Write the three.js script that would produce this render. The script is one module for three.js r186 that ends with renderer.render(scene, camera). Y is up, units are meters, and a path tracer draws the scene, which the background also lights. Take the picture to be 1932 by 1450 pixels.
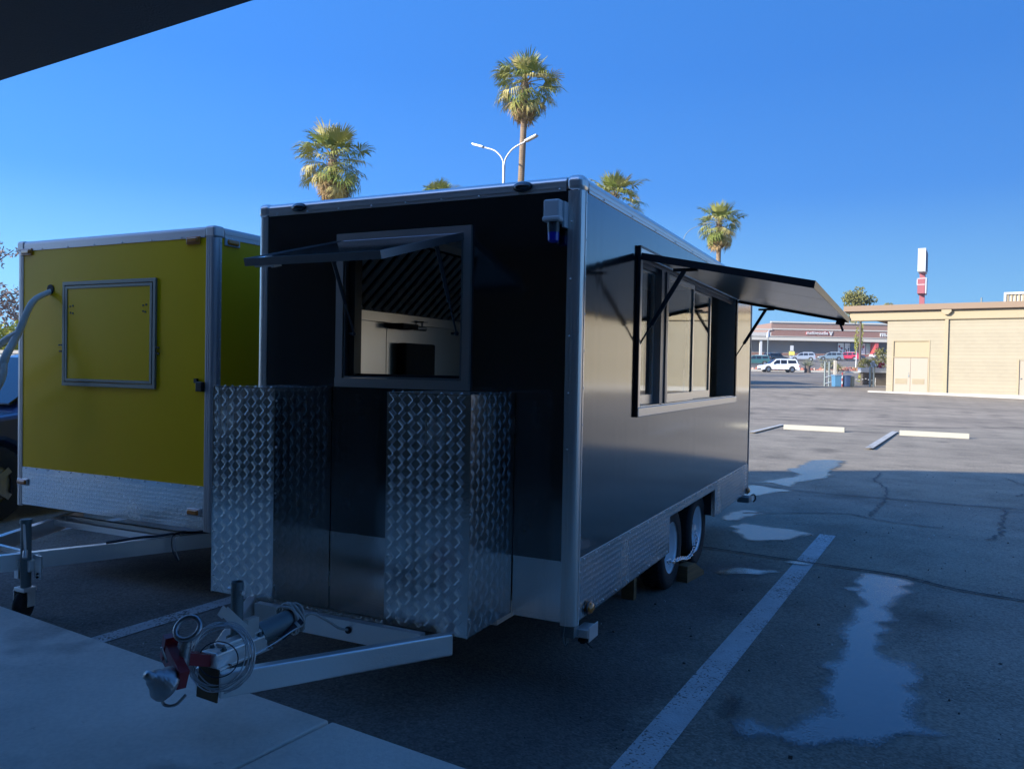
import * as THREE from 'three';
import { mergeGeometries } from 'three/addons/utils/BufferGeometryUtils.js';
import { RoundedBoxGeometry } from 'three/addons/geometries/RoundedBoxGeometry.js';
import { FontLoader } from 'three/addons/loaders/FontLoader.js';
import { TextGeometry } from 'three/addons/geometries/TextGeometry.js';

// ---------------------------------------------------------------- camera, sky, sun, exposure
const scene = new THREE.Scene();
const camera = new THREE.PerspectiveCamera(51.31, 4 / 3, 0.05, 3000);
camera.position.set(1.3986, 1.5862, 3.5968);
camera.rotation.set(-0.0193, 0.4545, 0.0187, 'YXZ');
scene.add(camera);
const renderer = new THREE.WebGLRenderer();
renderer.toneMapping = THREE.LinearToneMapping;
renderer.toneMappingExposure = 1.95;
renderer.shadowMap.enabled = true;

const SUN_H = new THREE.Vector2(-0.62, 0.785).normalize(), SUN_EL = 20.5 * Math.PI / 180;      // towards the sun (x, z)
const SUN = new THREE.Vector3(SUN_H.x * Math.cos(SUN_EL), Math.sin(SUN_EL), SUN_H.y * Math.cos(SUN_EL));
{
  const W = 512, H = 256, d = new Float32Array(W * H * 4), v = new THREE.Vector3();
  const stops = [[0, .26, .54, .84], [5, .20, .49, .86], [12, .078, .29, .79], [20, .051, .225, .70], [30, .046, .20, .62], [50, .042, .175, .56], [90, .036, .15, .50]];
  for (let y = 0; y < H; y++) for (let x = 0; x < W; x++) {
    const el = ((y + .5) / H - .5) * Math.PI, az = ((x + .5) / W - .5) * 2 * Math.PI;
    v.set(Math.cos(az) * Math.cos(el), Math.sin(el), Math.sin(az) * Math.cos(el));
    const cs = v.dot(SUN), deg = Math.max(0, el * 180 / Math.PI);
    let k = 0; while (k < stops.length - 2 && stops[k + 1][0] < deg) k++;
    const a = stops[k], b = stops[k + 1], t = Math.min(1, Math.max(0, (deg - a[0]) / (b[0] - a[0])));
    const lift = .745 * Math.exp(.46 * cs) + .9 * Math.pow(Math.max(0, cs), 5), o = (y * W + x) * 4, white = 1.0 * Math.pow(Math.max(0, cs), 10);
    for (let c = 0; c < 3; c++) d[o + c] = (a[c + 1] + (b[c + 1] - a[c + 1]) * t) * lift * (el < 0 ? Math.max(.35, 1 + el * 2) : 1) + white;
    d[o + 3] = 1;
  }
  const sky = new THREE.DataTexture(d, W, H, THREE.RGBAFormat, THREE.FloatType);
  sky.mapping = THREE.EquirectangularReflectionMapping; sky.magFilter = THREE.LinearFilter; sky.needsUpdate = true;
  scene.background = sky; scene.environment = sky;
}
const sun = new THREE.DirectionalLight(new THREE.Color(1, .93, .82), 5);
sun.position.copy(SUN).multiplyScalar(120); sun.castShadow = true; sun.shadow.radius = 1;
Object.assign(sun.shadow.camera, { left: -120, right: 120, top: 120, bottom: -120, near: 1, far: 500 });
sun.shadow.mapSize.set(4096, 4096);
scene.add(sun); scene.add(sun.target);

// ---------------------------------------------------------------- helpers
let seed = 7;
const rnd = () => { seed = (seed * 1664525 + 1013904223) >>> 0; return seed / 4294967296; };
const rr = (a, b) => a + (b - a) * rnd();
const V3 = (x, y, z) => new THREE.Vector3(x, y, z);
const lin = (r, g, b) => new THREE.Color().setRGB(r, g, b);
const names = new Map();
const numbered = (n) => { const k = names.get(n) || 0; names.set(n, k + 1); return k ? n + '_' + String(k).padStart(3, '0') : n; };
const originOf = new WeakMap();
function tag(o, label, category, group) { o.userData.label = label; o.userData.category = category; if (group) o.userData.group = group; return o; }
function thing(name, label, category, [x, y, z] = [0, 0, 0], group) {
  const o = new THREE.Group(); o.name = numbered(name); o.position.set(x, y, z); scene.add(o); originOf.set(o, V3(x, y, z));
  return tag(o, label, category, group);
}
// uv in metres from the face normals, without an index
function flat(g) {
  if (g.index) g = g.toNonIndexed();
  for (const k of Object.keys(g.attributes)) if (!['position', 'normal', 'uv'].includes(k)) g.deleteAttribute(k);
  if (!g.attributes.normal) g.computeVertexNormals();
  return g;
}
function metric(g) {
  const p = g.attributes.position, n = p.count, uv = new Float32Array(n * 2), a = V3(), b = V3(), c = V3(), q = V3();
  for (let i = 0; i < n; i += 3) {
    a.fromBufferAttribute(p, i); b.fromBufferAttribute(p, i + 1); c.fromBufferAttribute(p, i + 2);
    q.crossVectors(b.clone().sub(a), c.clone().sub(a));
    const ax = Math.abs(q.x), ay = Math.abs(q.y), az = Math.abs(q.z);
    [a, b, c].forEach((v, k) => {
      if (ay >= ax && ay >= az) { uv[(i + k) * 2] = v.x; uv[(i + k) * 2 + 1] = v.z; }
      else if (ax >= az) { uv[(i + k) * 2] = v.z; uv[(i + k) * 2 + 1] = v.y; }
      else { uv[(i + k) * 2] = v.x; uv[(i + k) * 2 + 1] = v.y; }
    });
  }
  g.setAttribute('uv', new THREE.BufferAttribute(uv, 2));
  return g;
}
// merges geometries (world coordinates) into one named mesh under parent (or the scene)
function mesh(name, geos, mat, parent, keepUV) {
  geos = (Array.isArray(geos) ? geos : [geos]).map(flat);
  let g = geos.length > 1 ? mergeGeometries(geos.map((x) => { if (!x.attributes.uv) x.setAttribute('uv', new THREE.BufferAttribute(new Float32Array(x.attributes.position.count * 2), 2)); return x; })) : geos[0];
  if (!keepUV) metric(g);
  const m = new THREE.Mesh(g, mat); m.castShadow = m.receiveShadow = true;
  if (parent) {
    const o = originOf.get(parent);
    if (o) { g.translate(-o.x, -o.y, -o.z); originOf.set(m, o); }
    m.name = name; parent.add(m);
  } else { m.name = numbered(name); scene.add(m); originOf.set(m, V3(0, 0, 0)); }
  return m;
}
const each = (name, geos, mat, parent) => geos.map((g) => mesh(name, g, mat, parent));
function struct(name, geos, mat, keepUV) { const m = mesh(name, geos, mat, null, keepUV); m.userData.kind = 'structure'; return m; }
const bx = (x0, x1, y0, y1, z0, z1) => { const g = new THREE.BoxGeometry(Math.abs(x1 - x0), Math.abs(y1 - y0), Math.abs(z1 - z0)); g.translate((x0 + x1) / 2, (y0 + y1) / 2, (z0 + z1) / 2); return g; };
const rbx = (x0, x1, y0, y1, z0, z1, r = .006) => { const g = new RoundedBoxGeometry(Math.abs(x1 - x0), Math.abs(y1 - y0), Math.abs(z1 - z0), 2, r); g.translate((x0 + x1) / 2, (y0 + y1) / 2, (z0 + z1) / 2); return g; };
const UP = V3(0, 1, 0);
function cyl(a, b, r0, r1 = r0, n = 14, open = false) {
  const d = b.clone().sub(a), g = new THREE.CylinderGeometry(r1, r0, d.length(), n, 1, open);
  g.applyQuaternion(new THREE.Quaternion().setFromUnitVectors(UP, d.clone().normalize())); g.translate(...a.clone().add(b).multiplyScalar(.5).toArray()); return g;
}
// a box bar from a to b, w across, h thick
function bar(a, b, w, h, up = UP) {
  const d = b.clone().sub(a), z = d.clone().normalize(), x = new THREE.Vector3().crossVectors(up, z).normalize(), y = new THREE.Vector3().crossVectors(z, x);
  const g = new THREE.BoxGeometry(w, h, d.length()); g.applyMatrix4(new THREE.Matrix4().makeBasis(x, y, z)); g.translate(...a.clone().add(b).multiplyScalar(.5).toArray()); return g;
}
const tube = (pts, r, seg = 40, n = 8, closed = false) => new THREE.TubeGeometry(new THREE.CatmullRomCurve3(pts, closed), seg, r, n, closed);
const ball = (x, y, z, r, sx = 1, sy = 1, sz = 1, n = 14) => { const g = new THREE.SphereGeometry(r, n, Math.max(6, n - 4)); g.scale(sx, sy, sz); g.translate(x, y, z); return g; };
// shape in (x, y) extruded along z from z0 to z1
function plateXY(pts, z0, z1, holes = [], bevel = 0) {
  const s = new THREE.Shape(pts.map((p) => new THREE.Vector2(...p)));
  for (const h of holes) s.holes.push(new THREE.Path(h.map((p) => new THREE.Vector2(...p))));
  const g = new THREE.ExtrudeGeometry(s, { depth: z1 - z0 - 2 * bevel, bevelEnabled: bevel > 0, bevelSize: bevel, bevelOffset: -bevel, bevelThickness: bevel, bevelSegments: 2, curveSegments: 10 });
  g.translate(0, 0, z0 + bevel); return g;
}
const rect = (x0, x1, y0, y1) => [[x0, y0], [x1, y0], [x1, y1], [x0, y1]];
// shape in (z, y) extruded along x
function plateZY(pts, x0, x1, holes = [], bevel = 0) {
  const f = (q) => q.map(([z, y]) => [-z, y]);
  const g = plateXY(f(pts), x0, x1, holes.map(f), bevel); g.rotateY(Math.PI / 2); return g;      // (X, Y, Z) -> (Z, Y, -X)
}
// shape in (x, z) extruded along y
function plateXZ(pts, y0, y1, bevel = 0) { const g = plateXY(pts.map(([x, z]) => [x, -z]), y0, y1, [], bevel); g.rotateX(-Math.PI / 2); return g; }
function copies(name, geo, mat, mats, parent, colors) {
  const m = new THREE.InstancedMesh(flat(geo), mat, mats.length); mats.forEach((q, i) => m.setMatrixAt(i, q));
  if (colors) colors.forEach((c, i) => m.setColorAt(i, c));
  m.castShadow = m.receiveShadow = true; m.userData.kind = 'stuff';
  if (parent) { m.name = name; const o = originOf.get(parent); if (o) m.position.set(-o.x, -o.y, -o.z); parent.add(m); } else { m.name = numbered(name); scene.add(m); }
  return m;
}
const TRS = (p, q, s = V3(1, 1, 1)) => new THREE.Matrix4().compose(p, q, s);
// ---- tileable value noise
function noiseGrid(n, sd) { const a = new Float32Array(n * n); let s = sd * 7919 + 13; for (let i = 0; i < n * n; i++) { s = (s * 1664525 + 1013904223) >>> 0; a[i] = s / 4294967296; } return a; }
const grids = new Map();
function vnoise(u, v, fx, fy, sd) {           // u, v in 0..1, tiles with fx, fy cells
  const key = sd; if (!grids.has(key)) grids.set(key, noiseGrid(256, sd)); const g = grids.get(key);
  const x = u * fx, y = v * fy, xi = Math.floor(x), yi = Math.floor(y), fxx = x - xi, fyy = y - yi, sx = fxx * fxx * (3 - 2 * fxx), sy = fyy * fyy * (3 - 2 * fyy);
  const at = (i, j) => g[((((j % fy) + fy) % fy) % 256) * 256 + ((((i % fx) + fx) % fx) % 256)];
  const a = at(xi, yi), b = at(xi + 1, yi), c = at(xi, yi + 1), d = at(xi + 1, yi + 1);
  return a + (b - a) * sx + (c - a) * sy + (a - b - c + d) * sx * sy;
}
function fbm(u, v, fx, fy, oct, sd) { let s = 0, a = .5, t = 0; for (let i = 0; i < oct; i++) { s += a * vnoise(u, v, fx << i, fy << i, sd + i); t += a; a *= .5; } return s / t; }
function tex(n, f, srgb, metres, metresY = metres) {       // f(u, v) -> [r, g, b] or value 0..1
  const d = new Uint8Array(n * n * 4);
  for (let y = 0; y < n; y++) for (let x = 0; x < n; x++) {
    let c = f((x + .5) / n, (y + .5) / n); if (typeof c === 'number') c = [c, c, c];
    const o = (y * n + x) * 4; for (let k = 0; k < 3; k++) d[o + k] = Math.max(0, Math.min(255, c[k] * 255)); d[o + 3] = 255;
  }
  const t = new THREE.DataTexture(d, n, n); t.wrapS = t.wrapT = THREE.RepeatWrapping; t.magFilter = THREE.LinearFilter; t.minFilter = THREE.LinearMipmapLinearFilter;
  if (srgb) t.colorSpace = THREE.SRGBColorSpace;
  t.repeat.set(1 / metres, 1 / metresY); t.needsUpdate = true; return t;
}
const S = (v) => v <= .0031308 ? v * 12.92 : 1.055 * Math.pow(v, 1 / 2.4) - .055;
const std = (o) => new THREE.MeshStandardMaterial(o), phy = (o) => new THREE.MeshPhysicalMaterial(o);

// ---------------------------------------------------------------- materials
const T = {};
T.speck = tex(1024, (u, v) => {            // stones in asphalt, as a multiplier round 1 (stored halved)
  const a = vnoise(u, v, 256, 256, 1), b = vnoise(u, v, 128, 128, 2), c = fbm(u, v, 6, 6, 4, 3), e = vnoise(u, v, 251, 251, 9);
  const m = .5 * (.62 + .62 * a + .3 * (b - .5) + .5 * (c - .5) + (e > .95 ? .8 : 0)); return [S(m), S(m), S(m * .985)];
}, true, 2.2);
T.speckBump = tex(1024, (u, v) => .55 * vnoise(u, v, 220, 220, 11) + .3 * vnoise(u, v, 110, 110, 12) + .15 * fbm(u, v, 20, 20, 2, 13), false, 1.7);
T.concrete = tex(1024, (u, v) => {
  const a = fbm(u, v, 4, 4, 6, 21), b = vnoise(u, v, 240, 240, 22), c = fbm(u, v, 9, 9, 3, 23), m = .66 + .42 * (a - .5) + .08 * (b - .5) - (c < .38 ? (.38 - c) * 1.1 : 0) - (vnoise(u, v, 150, 150, 24) > .965 ? .12 : 0); return [S(m * 1.12), S(m * 1.0), S(m * .86)];
}, true, 3.1);
T.paint = tex(1024, (u, v) => { const w = vnoise(u, v, 230, 230, 25) * .55 + fbm(u, v, 8, 8, 4, 26) * .45, k = Math.max(0, Math.min(1, (w - .60) * 9)), p = .44 + .16 * fbm(u, v, 30, 30, 3, 27); return [S(p * (1 - k) + .17 * k), S(p * (1 - k) + .155 * k), S(p * .97 * (1 - k) + .135 * k)]; }, true, 2.1);
T.grain = tex(512, (u, v) => .5 * vnoise(u, v, 200, 200, 31) + .5 * fbm(u, v, 16, 16, 3, 32), false, 1.1);
T.wave = tex(512, (u, v) => .75 * vnoise(u, v, 46, 2, 41) * vnoise(u, v, 7, 3, 43) + .25 * fbm(u, v, 6, 3, 2, 42), false, 2.4, 3.2);
T.smudge = tex(512, (u, v) => { const m = .2 + .55 * fbm(u, v, 5, 5, 5, 51) + .1 * vnoise(u, v, 90, 6, 52); return m; }, false, 1.3);
T.brush = tex(512, (u, v) => .35 + .35 * vnoise(u, v, 4, 250, 61) + .2 * fbm(u, v, 4, 4, 3, 62), false, .9);
T.block = tex(1024, (u, v) => {            // concrete block courses: 8 in courses, running bond; tile 1.62 x 1.62 m
  const row = Math.floor(v * 8), fy = v * 8 - row, uu = u * 4 + (row % 2) * .5, fx = uu - Math.floor(uu);
  const joint = Math.min(fy, 1 - fy) < .035 ? 1 : 0, tone = vnoise(u, v, 4, 8, 71), n = fbm(u, v, 12, 12, 4, 72);
  return joint ? .0 : .75 + .1 * tone + .15 * n;
}, false, 1.624);
T.blockCol = tex(1024, (u, v) => {
  const row = Math.floor(v * 8), fy = v * 8 - row, uu = u * 4 + (row % 2) * .5, fx = uu - Math.floor(uu);
  const joint = Math.min(fy, 1 - fy) < .05 ? .935 : Math.min(fx, 1 - fx) < .012 ? .985 : 1, cell = vnoise((Math.floor(uu) % 4 + .5) / 4, (row + .5) / 8, 4, 8, 73), n = fbm(u, v, 3, 3, 5, 74), m = joint * (.9 + .1 * cell + .16 * (n - .5));
  return [S(.335 * m), S(.288 * m), S(.20 * m)];
}, true, 1.624);
T.wood = tex(256, (u, v) => { const m = .6 + .5 * vnoise(u, v, 3, 60, 81) + .2 * (fbm(u, v, 4, 12, 3, 82) - .5); return [S(.22 * m), S(.12 * m), S(.05 * m)]; }, true, .5);
T.bark = tex(512, (u, v) => { const r = Math.abs(((v * 24) % 1) - .5) * 2, m = .55 + .5 * fbm(u, v, 12, 12, 4, 91) - .35 * Math.pow(r, 4); return [S(.30 * m), S(.21 * m), S(.13 * m)]; }, true, 1.2, 2.4);
T.rust = tex(256, (u, v) => { const m = fbm(u, v, 6, 6, 4, 95); return [S(.10 + .14 * m), S(.07 + .09 * m), S(.05 + .03 * m)]; }, true, .3);
T.yellowDirt = tex(512, (u, v) => { const s = vnoise(u, v, 60, 1, 97) * fbm(u, v, 4, 3, 4, 98), m = 1 + .16 * (fbm(u, v, 3, 3, 5, 99) - .5); return [S(.92 * m), S(.50 * m), S(.002 + .004 * s)]; }, true, 2.3);

const asphalt = std({ vertexColors: true, map: T.speck, bumpMap: T.speckBump, bumpScale: .0035, roughness: .92 });
asphalt.color.setScalar(2);
const M = {
  concrete: std({ map: T.concrete, bumpMap: T.grain, bumpScale: .0015, roughness: .85 }),
  kerb: std({ color: lin(.45, .42, .36), bumpMap: T.grain, bumpScale: .003, roughness: .9 }),
  stopPaint: std({ color: lin(.37, .345, .27), bumpMap: T.grain, bumpScale: .004, roughness: .85 }),
  line: std({ map: T.paint, color: lin(.92, .92, .92), bumpMap: T.speckBump, bumpScale: .003, roughness: .8 }),
  lineSunDimmed: std({ map: T.paint, color: lin(.85, .85, .80), bumpMap: T.speckBump, bumpScale: .004, roughness: .8 }),  // copy of the line paint, its colour lowered for the sunlit stalls
  seam: std({ color: lin(.012, .012, .013), roughness: .95 }),
  crackFill: std({ color: lin(.11, .10, .088), roughness: .9 }),
  wet: phy({ color: lin(.045, .043, .04), bumpMap: T.speckBump, bumpScale: .0011, roughness: .15, ior: 2.0 }),
  damp: phy({ color: lin(.05, .047, .043), bumpMap: T.speckBump, bumpScale: .0016, roughness: .22, ior: 1.6 }),
  black: phy({ color: lin(.0025, .0028, .0034), roughness: .13, bumpMap: T.wave, bumpScale: .0016, ior: 2.2, clearcoat: .8, clearcoatRoughness: .09 }),
  blackTrim: std({ color: lin(.010, .010, .011), roughness: .35 }),
  alu: std({ color: lin(.78, .73, .67), metalness: .75, roughness: .28, bumpMap: T.brush, bumpScale: .0002 }),
  frameBrown: std({ color: lin(.50, .44, .40), metalness: .8, roughness: .36, bumpMap: T.brush, bumpScale: .0002 }),
  aluGrey: std({ color: lin(.24, .235, .19), metalness: .4, roughness: .5 }),
  aluDull: std({ color: lin(.56, .52, .50), metalness: .6, roughness: .45, bumpMap: T.brush, bumpScale: .0002 }),
  aluBright: std({ color: lin(.80, .77, .72), metalness: .85, roughness: .26 }),
  aluDark: std({ color: lin(.30, .30, .31), metalness: 1, roughness: .4 }),
  tread: std({ color: lin(.74, .72, .69), metalness: 1, roughness: .42, roughnessMap: T.smudge, bumpMap: T.grain, bumpScale: .0003 }),
  lug: std({ color: lin(.74, .72, .69), metalness: 1, roughness: .24 }),
  steel: std({ color: lin(.72, .69, .62), metalness: 1, roughness: .3, bumpMap: T.wave, bumpScale: .0006 }),
  steelSoft: std({ color: lin(.70, .68, .64), metalness: 1, roughness: .2, bumpMap: T.wave, bumpScale: .0006 }),
  galv: std({ color: lin(.90, .87, .83), metalness: .75, roughness: .36, bumpMap: T.grain, bumpScale: .0008 }),
  galvDull: std({ color: lin(.19, .22, .22), metalness: .55, roughness: .55, bumpMap: T.grain, bumpScale: .001 }),
  baffle: std({ color: lin(.66, .63, .60), metalness: .6, roughness: .38 }),
  dark: std({ color: lin(.008, .008, .009), roughness: .7 }),
  chrome: std({ color: lin(.75, .75, .76), metalness: 1, roughness: .14 }),
  castMetal: std({ color: lin(.42, .42, .42), metalness: 1, roughness: .42, bumpMap: T.grain, bumpScale: .002 }),
  redPaint: phy({ color: lin(.30, .012, .018), roughness: .35, clearcoat: .4 }),
  tyre: std({ color: lin(.018, .018, .019), roughness: .85, bumpMap: T.grain, bumpScale: .002 }),
  rim: std({ color: lin(.88, .88, .88), roughness: .3, metalness: .1 }),
  glass: phy({ color: lin(.86, .9, .9), transmission: 1, thickness: 0, roughness: .02, ior: 2.0 }),
  amber: phy({ color: lin(.55, .17, .015), roughness: .25, clearcoat: .6 }),
  smoked: phy({ color: lin(.02, .02, .022), roughness: .2, clearcoat: .8 }),
  blueLens: phy({ color: lin(.004, .02, .30), roughness: .2, clearcoat: .6 }),
  clear: phy({ color: lin(.05, .06, .07), roughness: .25 }),
  white: std({ color: lin(.50, .50, .485), roughness: .5 }),
  cableWhite: std({ color: lin(.50, .46, .42), roughness: .6 }),
  wire: std({ color: lin(.62, .62, .62), metalness: .6, roughness: .35 }),
  cableDark: std({ color: lin(.03, .035, .05), roughness: .5 }),
  hose: std({ color: lin(.78, .71, .60), roughness: .8, bumpMap: T.grain, bumpScale: .004 }),
  wood: std({ map: T.wood, roughness: .75 }),
  rust: std({ map: T.rust, metalness: .4, roughness: .7 }),
  yellow: phy({ map: T.yellowDirt, roughness: .32, bumpMap: T.grain, bumpScale: .0002, ior: 1.33, specularIntensity: .45 }),
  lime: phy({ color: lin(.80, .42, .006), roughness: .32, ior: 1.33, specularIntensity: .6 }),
  block: std({ map: T.blockCol, bumpMap: T.block, bumpScale: .005, roughness: .92 }),
  cream: std({ color: lin(.34, .275, .17), bumpMap: T.grain, bumpScale: .002, roughness: .85 }),
  fascia: std({ color: lin(.225, .155, .10), bumpMap: T.grain, bumpScale: .002, roughness: .8 }),
  doorPaint: std({ color: lin(.32, .268, .2), roughness: .6 }),
  soffit: std({ color: lin(.17, .16, .15), bumpMap: T.grain, bumpScale: .006, roughness: .95 }),
  stucco: std({ color: lin(.62, .46, .30), bumpMap: T.grain, bumpScale: .004, roughness: .9 }),
  shopWall: std({ color: lin(.09, .075, .06), bumpMap: T.grain, bumpScale: .004, roughness: .9 }),
  bark: std({ map: T.bark, bumpMap: T.grain, bumpScale: .01, roughness: .95 }),
  twig: std({ color: lin(.10, .075, .06), roughness: .9 }),
  poleWhite: std({ color: lin(.42, .44, .46), roughness: .45, metalness: .3 }),
  ledLens: std({ color: lin(.30, .30, .27), roughness: .3 }),
};

// ---------------------------------------------------------------- the lie of the land: the lot is level round the trailers and climbs beyond
const FW = new THREE.Vector2(-.4390, -.8985), RT = new THREE.Vector2(.8985, -.4390), C0 = new THREE.Vector2(1.3986, 3.5968);
const HS = [[-400, 0], [20, 0], [30, .06], [48, .63], [70, 1.1], [108, 1.8], [135, 2.9], [165, 4.5], [200, 6.3], [230, 7.2], [2000, 9]];
function heightAt(D) {
  let k = 0; while (k < HS.length - 2 && HS[k + 1][0] < D) k++;
  const a = HS[k], b = HS[k + 1]; return a[1] + (b[1] - a[1]) * Math.max(0, Math.min(1, (D - a[0]) / (b[0] - a[0])));
}
const H = (D) => { let s = 0; for (let i = -2; i <= 2; i++) s += heightAt(D + i * 2.5); return D < 14 ? 0 : s / 5; };
const lotPoint = (s, D, y = 0) => V3(C0.x + RT.x * s + FW.x * D, y, C0.y + RT.y * s + FW.y * D);      // s to the right, D ahead along the lot
const sx = (px, D) => (px - 966) / 1509 * D;                                // lateral offset from a bearing
const onLot = (s, D, up = 0) => lotPoint(s, D, H(D) + up);
const LOT_YAW = Math.atan2(-FW.x, -FW.y);                                   // turns -z to face along the lot
{
  const Ds = [-300, -120, -50, -20, -8, -3], Ss = [-900, -450, -220, -110, -60, -40, -28];
  for (let d = 0; d <= 34; d += .22) Ds.push(d);
  for (let d = 34.5; d < 70; d += .8) Ds.push(d);
  for (let d = 71; d < 240; d += 3) Ds.push(d);
  Ds.push(260, 300, 380, 500, 750, 1100, 1600);
  for (let s = -20; s <= 20; s += .25) Ss.push(s);
  for (let s = 20.8; s < 60; s += 1) Ss.push(s);
  for (let s = 62; s < 130; s += 4) Ss.push(s);
  Ss.push(150, 200, 300, 500, 900);
  const nx = Ss.length, ny = Ds.length, p = new Float32Array(nx * ny * 3), uv = new Float32Array(nx * ny * 2), col = new Float32Array(nx * ny * 3), idx = [];
  const N = (x, z, f, sd) => vnoise(x / 256 + 8, z / 256 + 8, Math.round(256 * f), Math.round(256 * f), sd);
  for (let j = 0; j < ny; j++) for (let i = 0; i < nx; i++) {
    const q = onLot(Ss[i], Ds[j]), o = j * nx + i; q.toArray(p, o * 3); uv[o * 2] = q.x; uv[o * 2 + 1] = q.z;
    const D = Ds[j], s = Ss[i], wob = (N(q.x, q.z, .4, 5) - .5) * .25;
    // strips of paving in differing tones, parted by the seams; trailer stalls darkest
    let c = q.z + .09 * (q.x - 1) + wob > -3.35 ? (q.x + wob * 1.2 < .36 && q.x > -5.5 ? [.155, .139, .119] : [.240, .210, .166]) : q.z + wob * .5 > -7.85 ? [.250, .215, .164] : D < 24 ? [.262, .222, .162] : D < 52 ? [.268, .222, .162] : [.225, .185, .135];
    if (D > 24 && D < 52) { const st = N(s * .12, D * 1.6, 1, 15); c = c.map((v) => v * (.86 + .3 * st)); }
    const big = .5 * N(q.x, q.z, .25, 16) + .3 * N(q.x, q.z, .8, 17) + .2 * N(q.x, q.z, 2.2, 18), stain = Math.max(0, N(q.x, q.z, 1.3, 25) - .74) * 2.2, m = (.66 + .68 * big) * (1 - Math.min(.55, stain));
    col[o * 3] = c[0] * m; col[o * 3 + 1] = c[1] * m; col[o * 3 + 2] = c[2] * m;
    if (i && j) idx.push(o - nx - 1, o - nx, o, o - nx - 1, o, o - 1);
  }
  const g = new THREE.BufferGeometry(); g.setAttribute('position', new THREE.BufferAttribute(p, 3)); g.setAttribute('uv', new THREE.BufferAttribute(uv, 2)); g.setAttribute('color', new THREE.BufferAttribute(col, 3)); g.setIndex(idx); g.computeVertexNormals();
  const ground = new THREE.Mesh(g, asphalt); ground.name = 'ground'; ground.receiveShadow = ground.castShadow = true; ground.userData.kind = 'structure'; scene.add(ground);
}
// sheets on the level part of the lot
function sheet(name, pts, mat, y, smooth) {
  if (smooth) { const c = new THREE.CatmullRomCurve3(pts.map(([x, z]) => V3(x, 0, z)), true, 'catmullrom', .6); pts = c.getPoints(pts.length * 6).slice(0, -1).map((q, i) => [q.x + (i % 3 - 1) * rr(0, .012), q.z + rr(-.012, .012)]); }
  const g = new THREE.ShapeGeometry(new THREE.Shape(pts.map(([x, z]) => new THREE.Vector2(x, -z)))); g.rotateX(-Math.PI / 2); g.translate(0, y, 0);
  return struct(name, g, mat);
}
// wet film that thins out towards an uneven edge
const films = [];
function film(name, pts, mat, y, soft = .19, grow = 0) {
  const c = new THREE.CatmullRomCurve3(pts.map(([x, z]) => V3(x, 0, z)), true, 'catmullrom', .6).getPoints(pts.length * 5), pad = .06 + grow;
  const x0 = Math.min(...c.map((q) => q.x)) - pad, x1 = Math.max(...c.map((q) => q.x)) + pad, z0 = Math.min(...c.map((q) => q.z)) - pad, z1 = Math.max(...c.map((q) => q.z)) + pad, n = 288;
  const a = tex(n, (u, v) => {
    const px = x0 + u * (x1 - x0), pz = z0 + v * (z1 - z0); let inside = false, d = 9;
    for (let i = 0, j = c.length - 1; i < c.length; j = i++) {
      const p = c[i], b = c[j]; if ((p.z > pz) !== (b.z > pz) && px < (b.x - p.x) * (pz - p.z) / (b.z - p.z) + p.x) inside = !inside;
      const ex = b.x - p.x, ez = b.z - p.z, t = Math.max(0, Math.min(1, ((px - p.x) * ex + (pz - p.z) * ez) / (ex * ex + ez * ez + 1e-9))); d = Math.min(d, Math.hypot(px - p.x - ex * t, pz - p.z - ez * t));
    }
    const sd = (inside ? d : -d) + grow, gr = vnoise(px / 8 + 8, pz / 8 + 8, 700, 700, 33), big = vnoise(px / 8 + 8, pz / 8 + 8, 60, 60, 34);
    if (u < .01 || v < .01 || u > .99 || v > .99) return 0;
    const k = Math.max(0, Math.min(1, sd / soft + .1 + (big - .5) * .6)), fine = vnoise(px / 8 + 8, pz / 8 + 8, 1500, 1500, 35), cover = Math.max(0, Math.min(1, (k * 1.6 - (gr * .45 + fine * .55) * .72) * 1.4)); return cover * .97;
  }, false, 1);
  a.repeat.set(1, 1); a.wrapS = a.wrapT = THREE.ClampToEdgeWrapping;
  const m = mat.clone(); m.alphaMap = a; m.transparent = true; m.map = null;
  const g = new THREE.BufferGeometry(); g.setAttribute('position', new THREE.Float32BufferAttribute([x0, y, z0, x0, y, z1, x1, y, z1, x0, y, z0, x1, y, z1, x1, y, z0], 3)); g.setAttribute('uv', new THREE.Float32BufferAttribute([0, 0, 0, 1, 1, 1, 0, 0, 1, 1, 1, 0], 2)); g.computeVertexNormals();
  const b = m.bumpMap.clone(); b.repeat.set((x1 - x0) / 1.7, (z1 - z0) / 1.7); b.needsUpdate = true; m.bumpMap = b;
  return struct(name, g, m, true);
}
function ribbon(name, pts, w, mat, y, jag = 0) {
  const c = new THREE.CatmullRomCurve3(pts.map(([x, z]) => V3(x, 0, z))).getPoints(pts.length * 8), a = [], b = [];
  c.forEach((q, i) => { const t = c[Math.min(i + 1, c.length - 1)].clone().sub(c[Math.max(0, i - 1)]).normalize(), j = rr(-jag, jag), k = w * rr(.6, 1.3) / 2; a.push([q.x - t.z * (k + j), q.z + t.x * (k + j)]); b.unshift([q.x + t.z * (k - j), q.z - t.x * (k - j)]); });
  return sheet(name, [...a, ...b], mat, y);
}
ribbon('pavement_seam', [[-2.6, -3.9], [-.37, -3.68], [.16, -3.61], [.74, -3.52], [1.42, -3.43], [1.78, -3.21], [2.21, -3.10], [4.5, -2.7]], .030, M.seam, .012, .006);
ribbon('pavement_seam', [[-.54, -8.26], [.11, -7.91], [1.04, -7.81], [2.01, -7.75], [2.75, -7.78], [6, -7.6]], .035, M.crackFill, .012, .01);
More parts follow.
